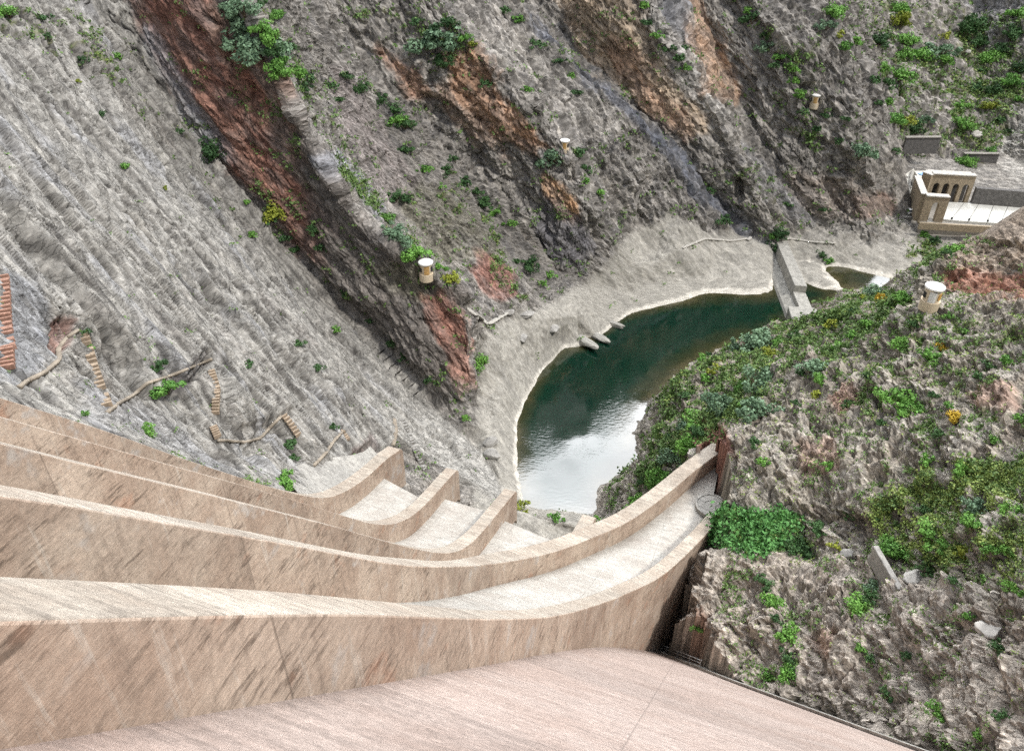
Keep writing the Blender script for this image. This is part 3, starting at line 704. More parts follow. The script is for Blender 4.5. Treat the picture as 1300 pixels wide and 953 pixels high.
C = mixc(C, slab*sstep(20, 6, Z_)*.8, (.33, .32, .295))
rimz = V[:, 2]+fbm(V0/2.2, 3, 97)*.5
C = mixc(C, sstep(.75, .4, rimz+.5*np.abs(nv2))*left*(far+bench)*.85, (.56, .53, .47)); C = mixc(C, sstep(.5, .2, V[:, 2])*right, (.4, .37, .32))
CR = np.tile(np.array([.265, .24, .20]), (len(V), 1))
CR = mixc(CR, sstep(.02, .3, nv)*.7, (.34, .32, .28)); CR = mixc(CR, sstep(.05, .35, -nv)*.6, (.24, .205, .17)); CR = mixc(CR, sstep(.1, .4, nv2)*.5, (.37, .30, .245))
CR = mixc(CR, (rc1 > .8)*.35, (.45, .42, .38)); CR = mixc(CR, (rc2 < .15)*.35, (.2, .17, .145))
rt = [([(1190,350),(1230,340),(1310,350),(1310,378),(1200,372)], (.33,.15,.1), .75), ([(1200,300),(1310,250),(1310,340),(1200,345)], (.31,.245,.19), .7), ([(884,570),(888,535),(905,530),(925,550),(935,580)], (.25,.11,.08), .85),
      ([(880,775),(895,770),(900,800),(885,805)], (.5,.22,.12), .8), ([(1050,510),(1090,495),(1100,520),(1070,540)], (.38,.22,.16), .6), ([(1010,560),(1060,560),(1070,600),(1020,600)], (.4,.26,.2), .5), ([(1230,500),(1290,490),(1290,520),(1240,525)], (.36,.22,.17), .5),
      ([(870,690),(1010,700),(1120,720),(1300,790),(1310,960),(900,960),(870,800)], (.37,.325,.28), .6), ([(1020,800),(1060,790),(1050,830)], (.42,.27,.2), .5), ([(760,650),(780,600),(830,560),(860,600),(800,660)], (.36,.33,.28), .7)]
for k, (pg, c, st) in enumerate(rt): CR = mixc(CR, pw(pg, 6, 6, 300+k, 3)*st, c)
C = C*(1-right[:, None])+CR*right[:, None]
# thin turf and moss
moss = np.zeros(len(V))
mz = [([(860,470),(960,430),(1060,370),(1140,370),(1160,400),(1060,460),(960,520),(900,540),(850,600),(800,640),(790,600)], .75), ([(1040,400),(1160,390),(1180,430),(1080,460)], .6), ([(1060,430),(1310,380),(1310,560),(1150,540),(1000,560)], .35), ([(1100,600),(1310,560),(1310,760),(1180,730),(1120,700)], .75),
      ([(905,645),(1010,640),(1035,700),(920,700)], .8), ([(340,10),(400,90),(460,220),(560,330),(540,340),(440,250),(380,130),(320,20)], .6), ([(420,0),(520,10),(600,60),(570,100),(500,60)], .5), ([(560,210),(700,400),(640,380),(560,260)], .4), ([(500,230),(560,230),(640,320),(600,330),(530,280)], .5),
      ([(960,30),(1040,40),(1040,200),(990,150)], .5), ([(1080,0),(1220,0),(1230,200),(1150,180)], .6), ([(1215,20),(1310,20),(1310,120),(1240,210),(1200,150)], .85), ([(60,10),(140,70),(190,130),(250,200),(330,330),(300,320),(180,150),(60,40)], .35), ([(1160,290),(1230,300),(1200,350),(1150,320)], .6), ([(940,170),(1010,300),(980,310),(920,220)], .3), ([(640,20),(720,80),(790,130),(760,130),(660,50)], .3), ([(150,60),(200,80),(260,160),(240,170)], .4), ([(0,0),(120,20),(180,90),(120,70),(0,60)], .5)]
for k, (pg, st) in enumerate(mz): moss = np.maximum(moss, pw(pg, 10, 8, 400+k)*st)
gn = fbm(V0/1.6, 4, 98, .65)*.7+nv*.5
moss = sstep(.18, .5, moss*.75+gn*2.0-.30)*np.where(moss > .02, 1, .0)
moss = moss*(1-right*sstep(8, 3, Z_))
C = mixc(C, moss*.75, (.12, .135, .055)); C = mixc(C, moss*sstep(0, .3, nv2)*.5, (.2, .19, .09))
C = np.clip(C, .02, .8)

def rock_material():
    m, nt, b = new_mat('layered_rock'); n = N(nt)
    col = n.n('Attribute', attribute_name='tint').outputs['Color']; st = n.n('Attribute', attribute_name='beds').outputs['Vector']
    f1 = n.noise(st, .9, 4, .68, .15); f2 = n.noise(st, 3.2, 1.5, .6); gr = n.n('Attribute', attribute_name='grain').outputs['Fac']
    def scale(c, f, lo, hi):
        x = n.n('VectorMath', operation='SCALE'); n.put(x.inputs[0], c)
        mr = n.n('MapRange'); n.put(mr.inputs[0], f); mr.inputs[1].default_value = .3; mr.inputs[2].default_value = .7; mr.inputs[3].default_value = lo; mr.inputs[4].default_value = hi
        nt.links.new(mr.outputs[0], x.inputs['Scale']); return x.outputs[0]
    c = n.mix(gr, scale(col, f1, .8, 1.2), scale(col, f1, .45, 1.55)); c = n.mix(gr, scale(c, f2, .85, 1.15), scale(c, f2, .66, 1.36))
    line = n.math('ABSOLUTE', n.math('SUBTRACT', f1, .47)); k1 = n.ramp(line, [(0, 0.), (.014, 1.)])
    line2 = n.math('ABSOLUTE', n.math('SUBTRACT', f2, .5)); k2 = n.ramp(line2, [(0, 0.), (.02, 1.)])
    c = n.mix(n.math('MULTIPLY', n.math('MULTIPLY', n.math('SUBTRACT', 1., k1), gr), .6), c, (.035, .032, .03)); c = n.mix(n.math('MULTIPLY', n.math('MULTIPLY', n.math('SUBTRACT', 1., k2), gr), .3), c, (.05, .045, .04))  # crevice shade painted as thin dark lines along the noise contours
    sl = n.n('Attribute', attribute_name='tint').outputs['Alpha']
    wv = n.n('VectorMath', operation='MULTIPLY_ADD'); vn = n.n('TexNoise'); n.put(vn.inputs['Vector'], st); vn.inputs['Scale'].default_value = .8; vn.inputs['Detail'].default_value = 2
    n.put(wv.inputs[0], vn.outputs['Color']); wv.inputs[1].default_value = (.6, .6, .6); n.put(wv.inputs[2], st)
    ve = n.voro(n.mapping(wv.outputs[0], (1.6, 1, 1)), 1.35, 'DISTANCE_TO_EDGE', rnd=.85); kb = n.ramp(ve, [(0, 0.), (.045, 1.)])
    gate = n.math('MULTIPLY', sl, n.ramp(f1, [(.42, 1.), (.6, .15)]))
    c = n.mix(n.math('MULTIPLY', n.math('SUBTRACT', 1., kb), n.math('MULTIPLY', gate, .75)), c, (.04, .038, .035))  # same painted crevice shade along the slab's cell edges
    n.put(b.inputs['Base Color'], c); b.inputs['Roughness'].default_value = .93; b.inputs['Specular IOR Level'].default_value = .25
    h = n.math('ADD', n.math('MULTIPLY', f1, 1.5), n.math('MULTIPLY', f2, .4)); h = n.math('ADD', h, n.math('MULTIPLY', k1, .12)); h = n.math('ADD', h, n.math('MULTIPLY', k2, .05)); h = n.math('ADD', h, n.math('MULTIPLY', n.math('MULTIPLY', kb, gate), .22))
    n.put(b.inputs['Normal'], n.bump(n.math('MULTIPLY', h, n.math('ADD', n.math('MULTIPLY', gr, .75), .25)), .8, .34))
    return m
M_rock = rock_material()
def make_terrain():
    me = bpy.data.meshes.new('rocky_hillside'); me.vertices.add(len(V)); me.vertices.foreach_set('co', V.astype('f').ravel())
    me.loops.add(3*len(T)); me.loops.foreach_set('vertex_index', T.astype('i').ravel())
    me.polygons.add(len(T)); me.polygons.foreach_set('loop_start', (3*np.arange(len(T))).astype('i')); sm_ = np.maximum(slab, bench*(1-right)); me.polygons.foreach_set('use_smooth', sm_[T].mean(1) > .5)
    me.update(calc_edges=True); me.materials.append(M_rock)
    at = me.attributes.new('grain', 'FLOAT', 'POINT'); at.data.foreach_set('value', np.clip(1-.75*bench*(1-slab)-.35*slab, .1, 1).astype('f'))
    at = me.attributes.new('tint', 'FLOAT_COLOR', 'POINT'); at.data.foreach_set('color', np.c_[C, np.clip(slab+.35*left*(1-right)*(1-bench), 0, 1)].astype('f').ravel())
    fs = (1-.45*far*(1-right))[:, None]
    bed = (gmn*(np.array([.45, 1.1, 1.1])+slab[:, None]*np.array([.0, .05, .05])))*fs; bed = bed*(1-right[:, None])+V0*np.array([1., 1., 1.5])*right[:, None]+np.where(right > .5, 300, 0)[:, None]*0
    at = me.attributes.new('beds', 'FLOAT_VECTOR', 'POINT'); at.data.foreach_set('vector', bed.astype('f').ravel())
    o = bpy.data.objects.new('rocky_hillside', me); COL.objects.link(o); o['kind'] = 'structure'; return o
ter = make_terrain()
vis = (np.abs(V[:, 0]) < 400)
BVH = BVHTree.FromPolygons([Vector(v) for v in V.tolist()], T.tolist(), all_triangles=True)
log('terrain built')
def hit(x, y):
    r = ray(x, y); h = BVH.ray_cast(Vector((0, 0, HC)), v3(r/np.linalg.norm(r)), 900)
    return (np.array(h[0]), np.array(h[1])) if h[0] is not None else (None, None)
def down(x, y, z0=300):
    h = BVH.ray_cast(Vector((x, y, z0)), Vector((0, 0, -1)), 900); return (np.array(h[0]), np.array(h[1])) if h[0] is not None else (None, None)
# ------------------------------------------------------------------ the river
def water():
    m, nt, b = new_mat('river_water'); n = N(nt)
    ob = n.n('TexCoord').outputs['Object']; dp = n.n('Attribute', attribute_name='bed_depth').outputs['Fac']
    nn_ = n.noise(ob, .35, 5, .65)
    d2 = n.math('ADD', dp, n.math('MULTIPLY', n.math('SUBTRACT', nn_, .5), 1.6))
    c = n.ramp(n.math('DIVIDE', d2, 5.0), [(0.0, (.08, .07, .035)), (.12, (.03, .033, .015)), (.35, (.004, .021, .012)), (1, (.002, .016, .011))])
    n.put(b.inputs['Base Color'], c); b.inputs['Roughness'].default_value = .03; b.inputs['IOR'].default_value = 1.95
    r1_ = n.noise(n.mapping(ob, (1, 2.2, 1), rot=(0, 0, .4)), .9, 4, .55); r2_ = n.noise(ob, .12, 2, .5)
    n.put(b.inputs['Normal'], n.bump(n.math('MULTIPLY', r1_, n.ramp(r2_, [(.4, .1), (.65, 1.)])), .22, .09))
    xs = np.arange(-30, 150, 1.5); ys = np.arange(70, 215, 1.5)
    vs = [(x, y, 0) for y in ys for x in xs]; nx = len(xs)
    fs = [(j*nx+i, j*nx+i+1, j*nx+nx+i+1, j*nx+nx+i) for j in range(len(ys)-1) for i in range(nx-1)]
    o = mesh_obj('river_water', vs, fs, m); o['kind'] = 'structure'
    dv = []
    for x, y, _ in vs:
        h, _n = down(x, y); dv.append(max(0, -h[2]) if h is not None else 0)
    dv = np.array(dv).reshape(len(ys), nx)
    for _ in range(2): dv[1:-1, 1:-1] = (dv[1:-1, 1:-1]*2+dv[:-2, 1:-1]+dv[2:, 1:-1]+dv[1:-1, :-2]+dv[1:-1, 2:])/6
    at = o.data.attributes.new('bed_depth', 'FLOAT', 'POINT'); at.data.foreach_set('value', dv.astype('f').ravel())
water()
# ------------------------------------------------------------------ plain materials
def plain(name, col, rough=.8, var=.25, scale=3.0, bump=.2, spec=.4):
    m, nt, b = new_mat(name); n = N(nt); oc = n.n('TexCoord').outputs['Object']
    f = n.noise(oc, scale, 5, .65)
    n.put(b.inputs['Base Color'], n.mix(n.ramp(f, [(.3, 0.), (.7, 1.)]), tuple(c*(1-var) for c in col), tuple(min(.85, c*(1+var)) for c in col)))
    b.inputs['Roughness'].default_value = rough; b.inputs['Specular IOR Level'].default_value = spec
    n.put(b.inputs['Normal'], n.bump(f, bump, .05)); return m
M_cream = plain('cream_render', (.62, .52, .38), .85, .2); M_white = plain('white_roof', (.8, .79, .76), .7, .06)
M_ochre = plain('ochre_shutter', (.55, .32, .09), .7, .25, 6); M_dark = plain('dark_opening', (.03, .03, .03), .9)
M_brick = plain('tan_brick', (.33, .26, .19), .9, .35, 2.5); M_brickr = plain('red_brick', (.33, .19, .14), .9, .35, 2.5)
M_path = plain('packed_earth', (.28, .24, .19), .95, .3, 1.2, .5); M_pathp = plain('pale_path', (.42, .40, .36), .95, .15, 1.2, .4)
M_stone = plain('masonry', (.24, .225, .20), .9, .35, 1.6, .6); M_stoneb = plain('warm_masonry', (.34, .28, .20), .9, .3, 1.8, .5)
M_stoned = plain('dark_masonry', (.13, .125, .12), .9, .35, 1.2, .6); M_weir = plain('old_weir_concrete', (.33, .32, .29), .9, .35, .9, .7)
M_metal = plain('galvanised_metal', (.42, .43, .43), .5, .15); M_roofw = plain('pale_roof_sheet', (.62, .62, .58), .6, .12, .8)
M_blue = plain('blue_sheet', (.25, .42, .7), .7, .2, 4); M_paint = plain('white_paint', (.75, .75, .74), .3, .05); M_glass = plain('car_glass', (.03, .04, .05), .1, .1); M_tyre = plain('tyre_rubber', (.02, .02, .02), .8)
M_pale = plain('pale_boulder', (.5, .48, .44), .95, .25, 1.5, .8); M_boul = plain('grey_boulder', (.3, .29, .27), .95, .35, 1.5, 1.0); M_yard = plain('pale_yard_paving', (.6, .58, .52), .9, .12, .5)
M_bark = plain('bark', (.12, .09, .06), .95, .3, 5)

# ------------------------------------------------------------------ round huts
def hut(label, px_, py_, face, sc=1.0, kind=0, group='small round huts on the rock spurs', sink=.75):
    p, nn = hit(px_, py_); base = np.array([p[0], p[1], p[2]-sink]); r = empty('round_hut', base, face)
    tag(r, label, 'hut', group); s = sc
    MB().lathe((0, 0, -1.2), [(1.32*s, 0), (1.32*s, 1.2+.28*s)], 28).build('plinth', M_cream, r, smooth=40)
    MB().lathe((0, 0, 0), [(1.1*s, .25*s), (1.12*s, 2.25*s)], 32).build('wall', M_cream, r, smooth=40)
    MB().lathe((0, 0, 0), [(1.2*s, 2.22*s), (1.36*s, 2.28*s), (1.36*s, 2.5*s), (1.28*s, 2.57*s), (.5*s, 2.62*s)], 32).build('roof', M_white, r, smooth=30)
    def panel(name, a0, a1, z0, z1, mat, rr=1.135, th=.05, slats=0):
        m = MB(); n_ = 7; vs = []
        for i in range(n_):
            a = a0+(a1-a0)*i/(n_-1)
            for q in (rr*s, (rr+th)*s):
                for z in (z0*s, z1*s): vs.append((q*math.sin(a), -q*math.cos(a), z))
        fs = []
        for i in range(n_-1):
            k = 4*i; fs += [(k+2, k+6, k+7, k+3), (k+1, k+3, k+7, k+5), (k, k+4, k+6, k+2)]
        fs += [(0, 2, 3, 1), (4*n_-4, 4*n_-3, 4*n_-1, 4*n_-2)]
        m.add(vs, fs); d = m.build(name, mat, r)
        return d
    d = panel('door', -.42, .42, .35, 2.0, M_ochre if kind != 1 else M_paint)
    if kind != 1:
        for k_ in range(6): 
            sl = panel('slat', -.40, .40, .45+k_*.26, .50+k_*.26, M_stoneb, 1.17, .03)
            sl.parent = d
    w_ = panel('window', .72, 1.35, .75, 1.75, M_ochre if kind == 1 else M_dark); panel('window', -1.5, -.85, .75, 1.6, M_dark)
    if kind == 1: panel('window', .05, .3, 2.02, 2.15, M_dark)
    return r
hut('white topped round hut with orange shutter on the near right hand hilltop', 1179, 388, math.radians(-25), .95, 1, sink=-.7)
hut('cream round hut with slatted ochre door on the end of the red rock fin', 541, 343, math.radians(12), 1.0, 0)
hut('tiny white roofed hut beside a bluish bush high on the middle cliff', 717, 185, math.radians(-8), .82, 0)
hut('tiny white roofed hut below a dark arch on the far blunt cliff', 1035, 128, math.radians(-20), .95, 0)

# ------------------------------------------------------------------ stairs and paths
def stairs(label, pl, n, w_, mat, depth=.42):
    P_ = np.array(pl, float); L = np.r_[0, np.cumsum(np.hypot(*np.diff(P_, axis=0).T))]; pts_ = []
    for i in range(n+1):
        u = L[-1]*i/n; q, _ = hit(np.interp(u, L, P_[:, 0]), np.interp(u, L, P_[:, 1])); pts_.append(q)
    z = np.array([q[2]-.12 for q in pts_]); z = np.convolve(np.r_[z[0], z, z[-1]], [.25, .5, .25], 'valid')
    r = empty('stone_stairs', (pts_[0][0], pts_[0][1], z[0])); tag(r, label, 'stairs', 'flights of steps up the grey slab')
    for i in range(n):
        a, b = pts_[i], pts_[i+1]; c = (a+b)/2; d = b-a; ang = math.atan2(d[1], d[0])
        mb_ = MB(); hgt = .55; ln = max(.26, min(.6, np.hypot(d[0], d[1])*.5))
        mb_.box((c[0]-pts_[0][0], c[1]-pts_[0][1], z[i]-z[0]+.42-hgt/2), (ln, w_, hgt), ang)
        s_ = mb_.build('step', mat, r, bevel=.03)
stairs('wide flight of reddish steps climbing the slab at the left edge', [(4,350),(8,420),(10,470)], 22, 1.15, M_brickr)
stairs('long straight tan flight leading down from the red hollow', [(107,424),(120,468),(137,517)], 17, .95, M_brick)
stairs('tan steps dropping from the dark overhang in the slab', [(268,470),(275,492),(274,527)], 14, .9, M_brick)
stairs('few tan steps just above the bend in the level path', [(271,542),(277,556)], 5, .9, M_brick)
stairs('short curved flight right of the level path', [(360,527),(370,540),(380,555)], 7, .9, M_brick)
stairs('small flight of steps in the ledge left of the chute end', [(433,547),(442,560)], 5, .9, M_brick)
stairs('narrow grey steps winding down right of the chute end', [(511,532),(522,557),(530,580),(540,597)], 18, .8, M_boul)
def path(pl, w_, mat, lift=-.06, name='footpath'):
    P_ = np.array(pl, float); L = np.r_[0, np.cumsum(np.hypot(*np.diff(P_, axis=0).T))]; cs = []
    for i in range(max(4, int(L[-1]/2.0))+1):
        u = L[-1]*i/max(4, int(L[-1]/2.0)); q, _ = hit(np.interp(u, L, P_[:, 0]), np.interp(u, L, P_[:, 1])); cs.append(q)
    cs = smooth_curve(np.array(cs), 3); vs = []; fs = []
    for i in range(len(cs)):
        d = cs[min(i+1, len(cs)-1)]-cs[max(i-1, 0)]; d[2] = 0; d /= max(np.linalg.norm(d), 1e-6); s_ = np.array([-d[1], d[0], 0])
        ww = w_*(.55+.5*abs(math.sin(i*1.7+pl[0][0])))
        for k_ in range(4):
            o_ = (k_/3-.5)*ww; q = cs[i]+s_*o_; h, _ = down(q[0], q[1]); 
            vs.append((q[0], q[1], cs[i][2]+lift-(0 if k_ in (1, 2) else .05)))
    for i in range(len(cs)-1):
        for k_ in range(3): fs.append((4*i+k_, 4*i+k_+1, 4*i+5+k_, 4*i+4+k_))
    o = mesh_obj(name, vs, fs, mat, smooth=60); so_ = o.modifiers.new('s', 'SOLIDIFY'); so_.thickness = .3; so_.offset = -1
    o['kind'] = 'structure'
path([(24,493),(34,485),(58,473),(76,457),(74,444),(84,430),(99,420)], .42, M_path)
path([(137,524),(152,512),(170,502),(187,487),(216,478),(245,466),(270,456)], .38, M_path)
path([(276,559),(310,562),(330,557),(345,541),(358,528)], .42, M_path)
path([(398,592),(415,574),(424,560),(435,548)], .42, M_path)
path([(500,532),(503,548),(499,566)], .7, M_path)
path([(866,315),(895,303),(928,306),(948,303)], .9, M_pathp); path([(985,304),(1003,303),(1030,307),(1060,309)], .9, M_pathp)
path([(592,391),(604,400),(620,412),(636,402),(650,394)], 1.2, M_pathp)

# ------------------------------------------------------------------ old weir
A_ = Uz(988, 316, 3); B_ = Uz(1030, 417, 3); A_[2] = B_[2] = 0; dW = B_-A_; LW_ = np.linalg.norm(dW); rzW = math.atan2(dW[1], dW[0])
weir = empty('old_weir', A_, rzW); tag(weir, 'broken grey concrete weir crossing the narrow end of the green pool', 'weir')
def sect(name, x0, x1, prof, par=weir, bev=.12, lab=None):
    vs = [(x0, y, z) for y, z in prof]+[(x1, y, z) for y, z in prof]; k_ = len(prof)
    o = mesh_obj(name, vs, [tuple(range(k_)), tuple(range(k_, 2*k_))[::-1]]+[(i, k_+i, k_+(i+1) % k_, (i+1) % k_) for i in range(k_)], M_weir, par, bevel=bev)
    bm_ = bmesh.new(); bm_.from_mesh(o.data); bmesh.ops.recalc_face_normals(bm_, faces=bm_.faces); bm_.to_mesh(o.data); bm_.free()
    if lab: o['label'] = lab
    return o
sect('sloping_apron', -3, LW_-3, [(-5.2, -3), (3.0, -3), (3.0, 1.2), (-1.2, 1.7), (-3.0, .6)])
sect('crest_block', -2.5, LW_*.56, [(-.9, 1.5), (2.5, 1.0), (2.6, 4.2), (-.4, 4.4)], lab='tall upright half of the crest')
sect('low_crest', LW_*.56+.05, LW_*.78, [(-.9, 1.5), (2.5, 1.0), (2.5, 2.5), (-.6, 2.8)])
o = MB(); cxx = LW_*.88
o.prism([(cxx-3.6, -3.6), (cxx+2.2, -3.9), (cxx+4.0, -1.8), (cxx+4.0, 3.0), (cxx-2.4, 3.4), (cxx-3.8, 1.6)], -2, 3.7); o.build('end_block', M_weir, weir, bevel=.2)
for q in (.4, 2.0): MB().box((cxx+.2+q*.6, 1.0+q*.3, 4.3), (.7, 1.2, 1.3), .3).build('stub', M_weir, weir, bevel=.06)

# ------------------------------------------------------------------ power station
ps = empty('power_station', Uz(1175.4, 281, 7)); tag(ps, 'stone power station with an arched arcade and white roof panels at the right edge', 'building')
O_ = np.array(ps.location)
def W2P(p): return (p[0]-O_[0], p[1]-O_[1], p[2]-O_[2])
def wall_run(name, a, b, z0, z1, th, mat, par=ps, off=O_, cap=None):
    a = np.array(a, float)[:2]-off[:2]; b = np.array(b, float)[:2]-off[:2]; d = b-a; L = np.hypot(*d)
    c = (a+b)/2; m_ = MB(); m_.box((c[0], c[1], (z0+z1)/2-off[2]), (L, th, z1-z0), math.atan2(d[1], d[0])); w__ = m_.build(name, mat, par, bevel=.05)
    if cap is not None:
        m_ = MB(); m_.box((c[0], c[1], z1+.13-off[2]), (L+.3, th+.5, .26), math.atan2(d[1], d[0])); cp = m_.build('coping', cap, w__, bevel=.04)
    return w__
def arcade(name, a, b, z0, z1, th, n_, pier, spring, mat, par=ps, off=O_, rise=None):
    a = np.array(a, float)[:2]; b = np.array(b, float)[:2]; L = np.hypot(*(b-a)); d = (b-a)/L; nn = np.array([-d[1], d[0]]); m_ = MB()
    def P3(u, v, z): q = a+d*u+nn*v; return (q[0]-off[0], q[1]-off[1], z-off[2])
    def slab_(poly):
        k_ = len(poly); m_.add([P3(u, -th/2, z) for u, z in poly]+[P3(u, th/2, z) for u, z in poly], [tuple(range(k_))[::-1], tuple(range(k_, 2*k_))]+[(i, (i+1) % k_, k_+(i+1) % k_, k_+i) for i in range(k_)])
    bay = (L-pier)/n_; ow = bay-pier
    for i in range(n_+1): slab_([(i*bay, z0), (i*bay+pier, z0), (i*bay+pier, z1), (i*bay, z1)])
    for i in range(n_):
        u0 = i*bay+pier; r_ = ow/2; K = 10; rs = rise or r_
        for k_ in range(K):
            t0 = math.pi*(1-k_/K); t1 = math.pi*(1-(k_+1)/K)
            p0 = (u0+r_+r_*math.cos(t0), spring+rs*math.sin(t0)); p1 = (u0+r_+r_*math.cos(t1), spring+rs*math.sin(t1))
            slab_([p0, p1, (p1[0], z1), (p0[0], z1)])
    return m_.build(name, mat, par)
cT = 14.5
fA = Uz(1175.4, 248, cT); fB = Uz(1205.5, 250, cT); lB = Uz(1165, 224, cT)
t_ = arcade('front_tower_wall', fA, fB, 6.6, cT, 1.5, 1, 2.1, 12.0, M_stoneb, rise=1.0)
wall_run('coping', fA, fB, cT+.0, cT+.35, 2.0, M_pale)
sd_ = (fB-fA)/np.linalg.norm(fB-fA)
wall_run('side_wall', fA+np.array([0, .8, 0]), lB, 6.6, cT-.1, 1.2, M_stoneb, cap=M_pale)
aA = Uz(1184, 220, 15.7); aB = Uz(1239, 223, 15.7)
arcade('arcade', aA, aB, 6.6, 15.7, 1.3, 4, 1.0, 12.4, M_stoneb)
wall_run('coping', aA, aB, 15.7, 16.0, 1.9, M_pale)
dk = (aB-aA)/np.linalg.norm(aB-aA); back = np.array([-dk[1], dk[0], 0])
wall_run('arcade_back_wall', aA+back*3.5, aB+back*3.5, 6.6, 14.9, .6, M_stoned)
rb = MB(); q4 = [aA+back*.75, aB+back*.75, aB+back*3.9, aA+back*3.9]; rb.prism([(q[0]-O_[0], q[1]-O_[1]) for q in q4], 14.95-O_[2], 15.25-O_[2]); rb.build('arcade_roof', M_pale, ps)
wall_run('corner_block', Uz(1175, 219, 15.2), Uz(1186, 223, 15.2), 6.6, 15.5, 2.6, M_stoneb, cap=M_pale)
rw = MB(); tp = [Uz(1161, 217, 11), Uz(1176, 217, 11), Uz(1177, 230, 11), Uz(1170.5, 233, 11)]; rw.prism([(q[0]-O_[0], q[1]-O_[1]) for q in tp], 5-O_[2], 11-O_[2]); rw.build('terrace_block', M_yard, ps)
# white roof in four sheets
top = [(1201, 256.5), (1224, 257.4), (1243, 258), (1262, 258.6), (1281, 259.2), (1330, 261)]; bot = [(1192, 277.5), (1207, 279.5), (1229, 281), (1253, 282.5), (1270, 283.5), (1335, 288)]
for i in range(5):
    a, b, c, d = [Uz(x, y, 7.9) for x, y in (top[i], top[i+1], bot[i+1], bot[i])]
    def sh(p, q, f): return p+(q-p)*f/np.linalg.norm(q-p)
    a2, b2, c2_, d2 = sh(a, b, .06), sh(b, a, .06), sh(c, d, .06), sh(d, c, .06)
    m_ = MB(); m_.prism([(q[0]-O_[0], q[1]-O_[1]) for q in (a2, b2, c2_, d2)][::-1], 7.4-O_[2], 7.95-O_[2]); m_.build('roof_panel', M_roofw, ps, bevel=.04)
    m_ = MB(); m_.box((*(d2*.96+a2*.04)[:2]-O_[:2], 8.2-O_[2]), (.35, .35, .6)); m_.build('roof_vent', M_dark, ps)
bs = MB(); q4 = [Uz(1188, 254, 7.4), Uz(1340, 258, 7.4), Uz(1340, 291, 7.4), Uz(1168, 282, 7.4)]; bs.prism([(q[0]-O_[0], q[1]-O_[1]) for q in q4][::-1], 1-O_[2], 7.4-O_[2]); bs.build('base', M_stone, ps)
wall_run('front_parapet', Uz(1167, 283.5, 8.0), Uz(1345, 293.5, 8.0), 6.4, 8.3, .7, M_stoneb)
wall_run('river_wall', Uz(1166, 285, 6.4)+np.array([0, -.3, 0]), Uz(1345, 296, 6.4)+np.array([0, -.3, 0]), -.5, 6.4, 1.0, M_stone)
rt_ = wall_run('retaining_wall', Uz(1240, 236, 13), Uz(1345, 244, 13), 6, 12.6, 1.5, M_stoned, None, np.zeros(3)); tag(rt_, 'long dark masonry retaining wall behind the white roof of the power station', 'retaining wall')
# yard, pipe, fence, car, tarp
yd = [Uz(x, y, 7.05) for x, y in ((1134, 232), (1160, 214), (1167, 236), (1166, 265), (1137, 263))]
m_ = MB(); m_.prism([(q[0], q[1]) for q in yd][::-1], 5.5, 7.1); o = m_.build('paved_yard', M_yard); o['kind'] = 'structure'
pp = MB(); pq = [Uz(1158, 218, 7.5), Uz(1153.5, 240, 7.5), Uz(1154.5, 259, 7.5)]
for a, b in zip(pq[:-1], pq[1:]): pp.bar(a, b, .45, 8)
tag(pp.build('pipe', M_grey, smooth=40), 'grey pipe running across the pale yard left of the power station', 'pipe')
fe = empty('yard_fence', Uz(1138, 263, 7)); tag(fe, 'dark spiked fence along the near edge of the pale yard', 'fence')
fa, fb = Uz(1138, 263.5, 7), Uz(1167, 266, 7); L_ = np.linalg.norm(fb-fa)
for k_ in range(15):
    q = fa+(fb-fa)*k_/14-fa; MB().bar((q[0], q[1], -1.6), (q[0], q[1], 1.5), .11, 5, r2=.03).build('post', M_dark, fe)
q = fb-fa; MB().bar((0, 0, .9), (q[0], q[1], .9), .06).build('rail', M_dark, fe); MB().bar((0, 0, .2), (q[0], q[1], .2), .06).build('rail', M_dark, fe)
def car(p, rz):
    r = empty('parked_car', p, rz); tag(r, 'small white car parked in front of the spiked fence by the power station', 'car')
    side = [(-2.0, .35), (-2.05, .85), (-1.9, 1.0), (1.0, 1.0), (1.9, .85), (2.05, .6), (2.0, .35)]
    def ext(prof, y0, y1, name, mat, par=r, bev=.06):
        vs = [(x, y0, z) for x, z in prof]+[(x, y1, z) for x, z in prof]; k_ = len(prof)
        return mesh_obj(name, vs, [tuple(range(k_)), tuple(range(k_, 2*k_))[::-1]]+[(i, k_+i, k_+(i+1) % k_, (i+1) % k_) for i in range(k_)], mat, par, bevel=bev)
    ext(side, -.85, .85, 'body', M_paint); ext([(-1.85, 1.0), (-1.6, 1.45), (.2, 1.5), (.95, 1.0)], -.72, .72, 'windows', M_glass); ext([(-1.6, 1.43), (-1.5, 1.53), (.15, 1.56), (.3, 1.46)], -.7, .7, 'roof', M_paint)
    for sx in (-1.25, 1.25):
        for sy in (-.8, .8): MB().bar((sx, sy-.1, .33), (sx, sy+.1, .33), .33, 14).build('wheel', M_tyre, r)
ch, _ = hit(1159, 272)
M_ = MB(); M_.box((ch[0], ch[1], ch[2]-.6), (7, 4, 1.4), .1); o = M_.build('parking_pad', M_grey); o['kind'] = 'structure'
car((ch[0], ch[1], ch[2]+.1), .15)
tq = Uz(1173, 222, 11.05); m_ = MB(); m_.box((tq[0], tq[1], 11.12), (2.2, 2.6, .18), .4); m_.box((tq[0]+1.2, tq[1]-.8, 11.3), (.8, 1.0, .5), .2); tag(m_.build('tarpaulin', M_blue), 'pale blue sheet lying on the white terrace at the station corner', 'tarpaulin')
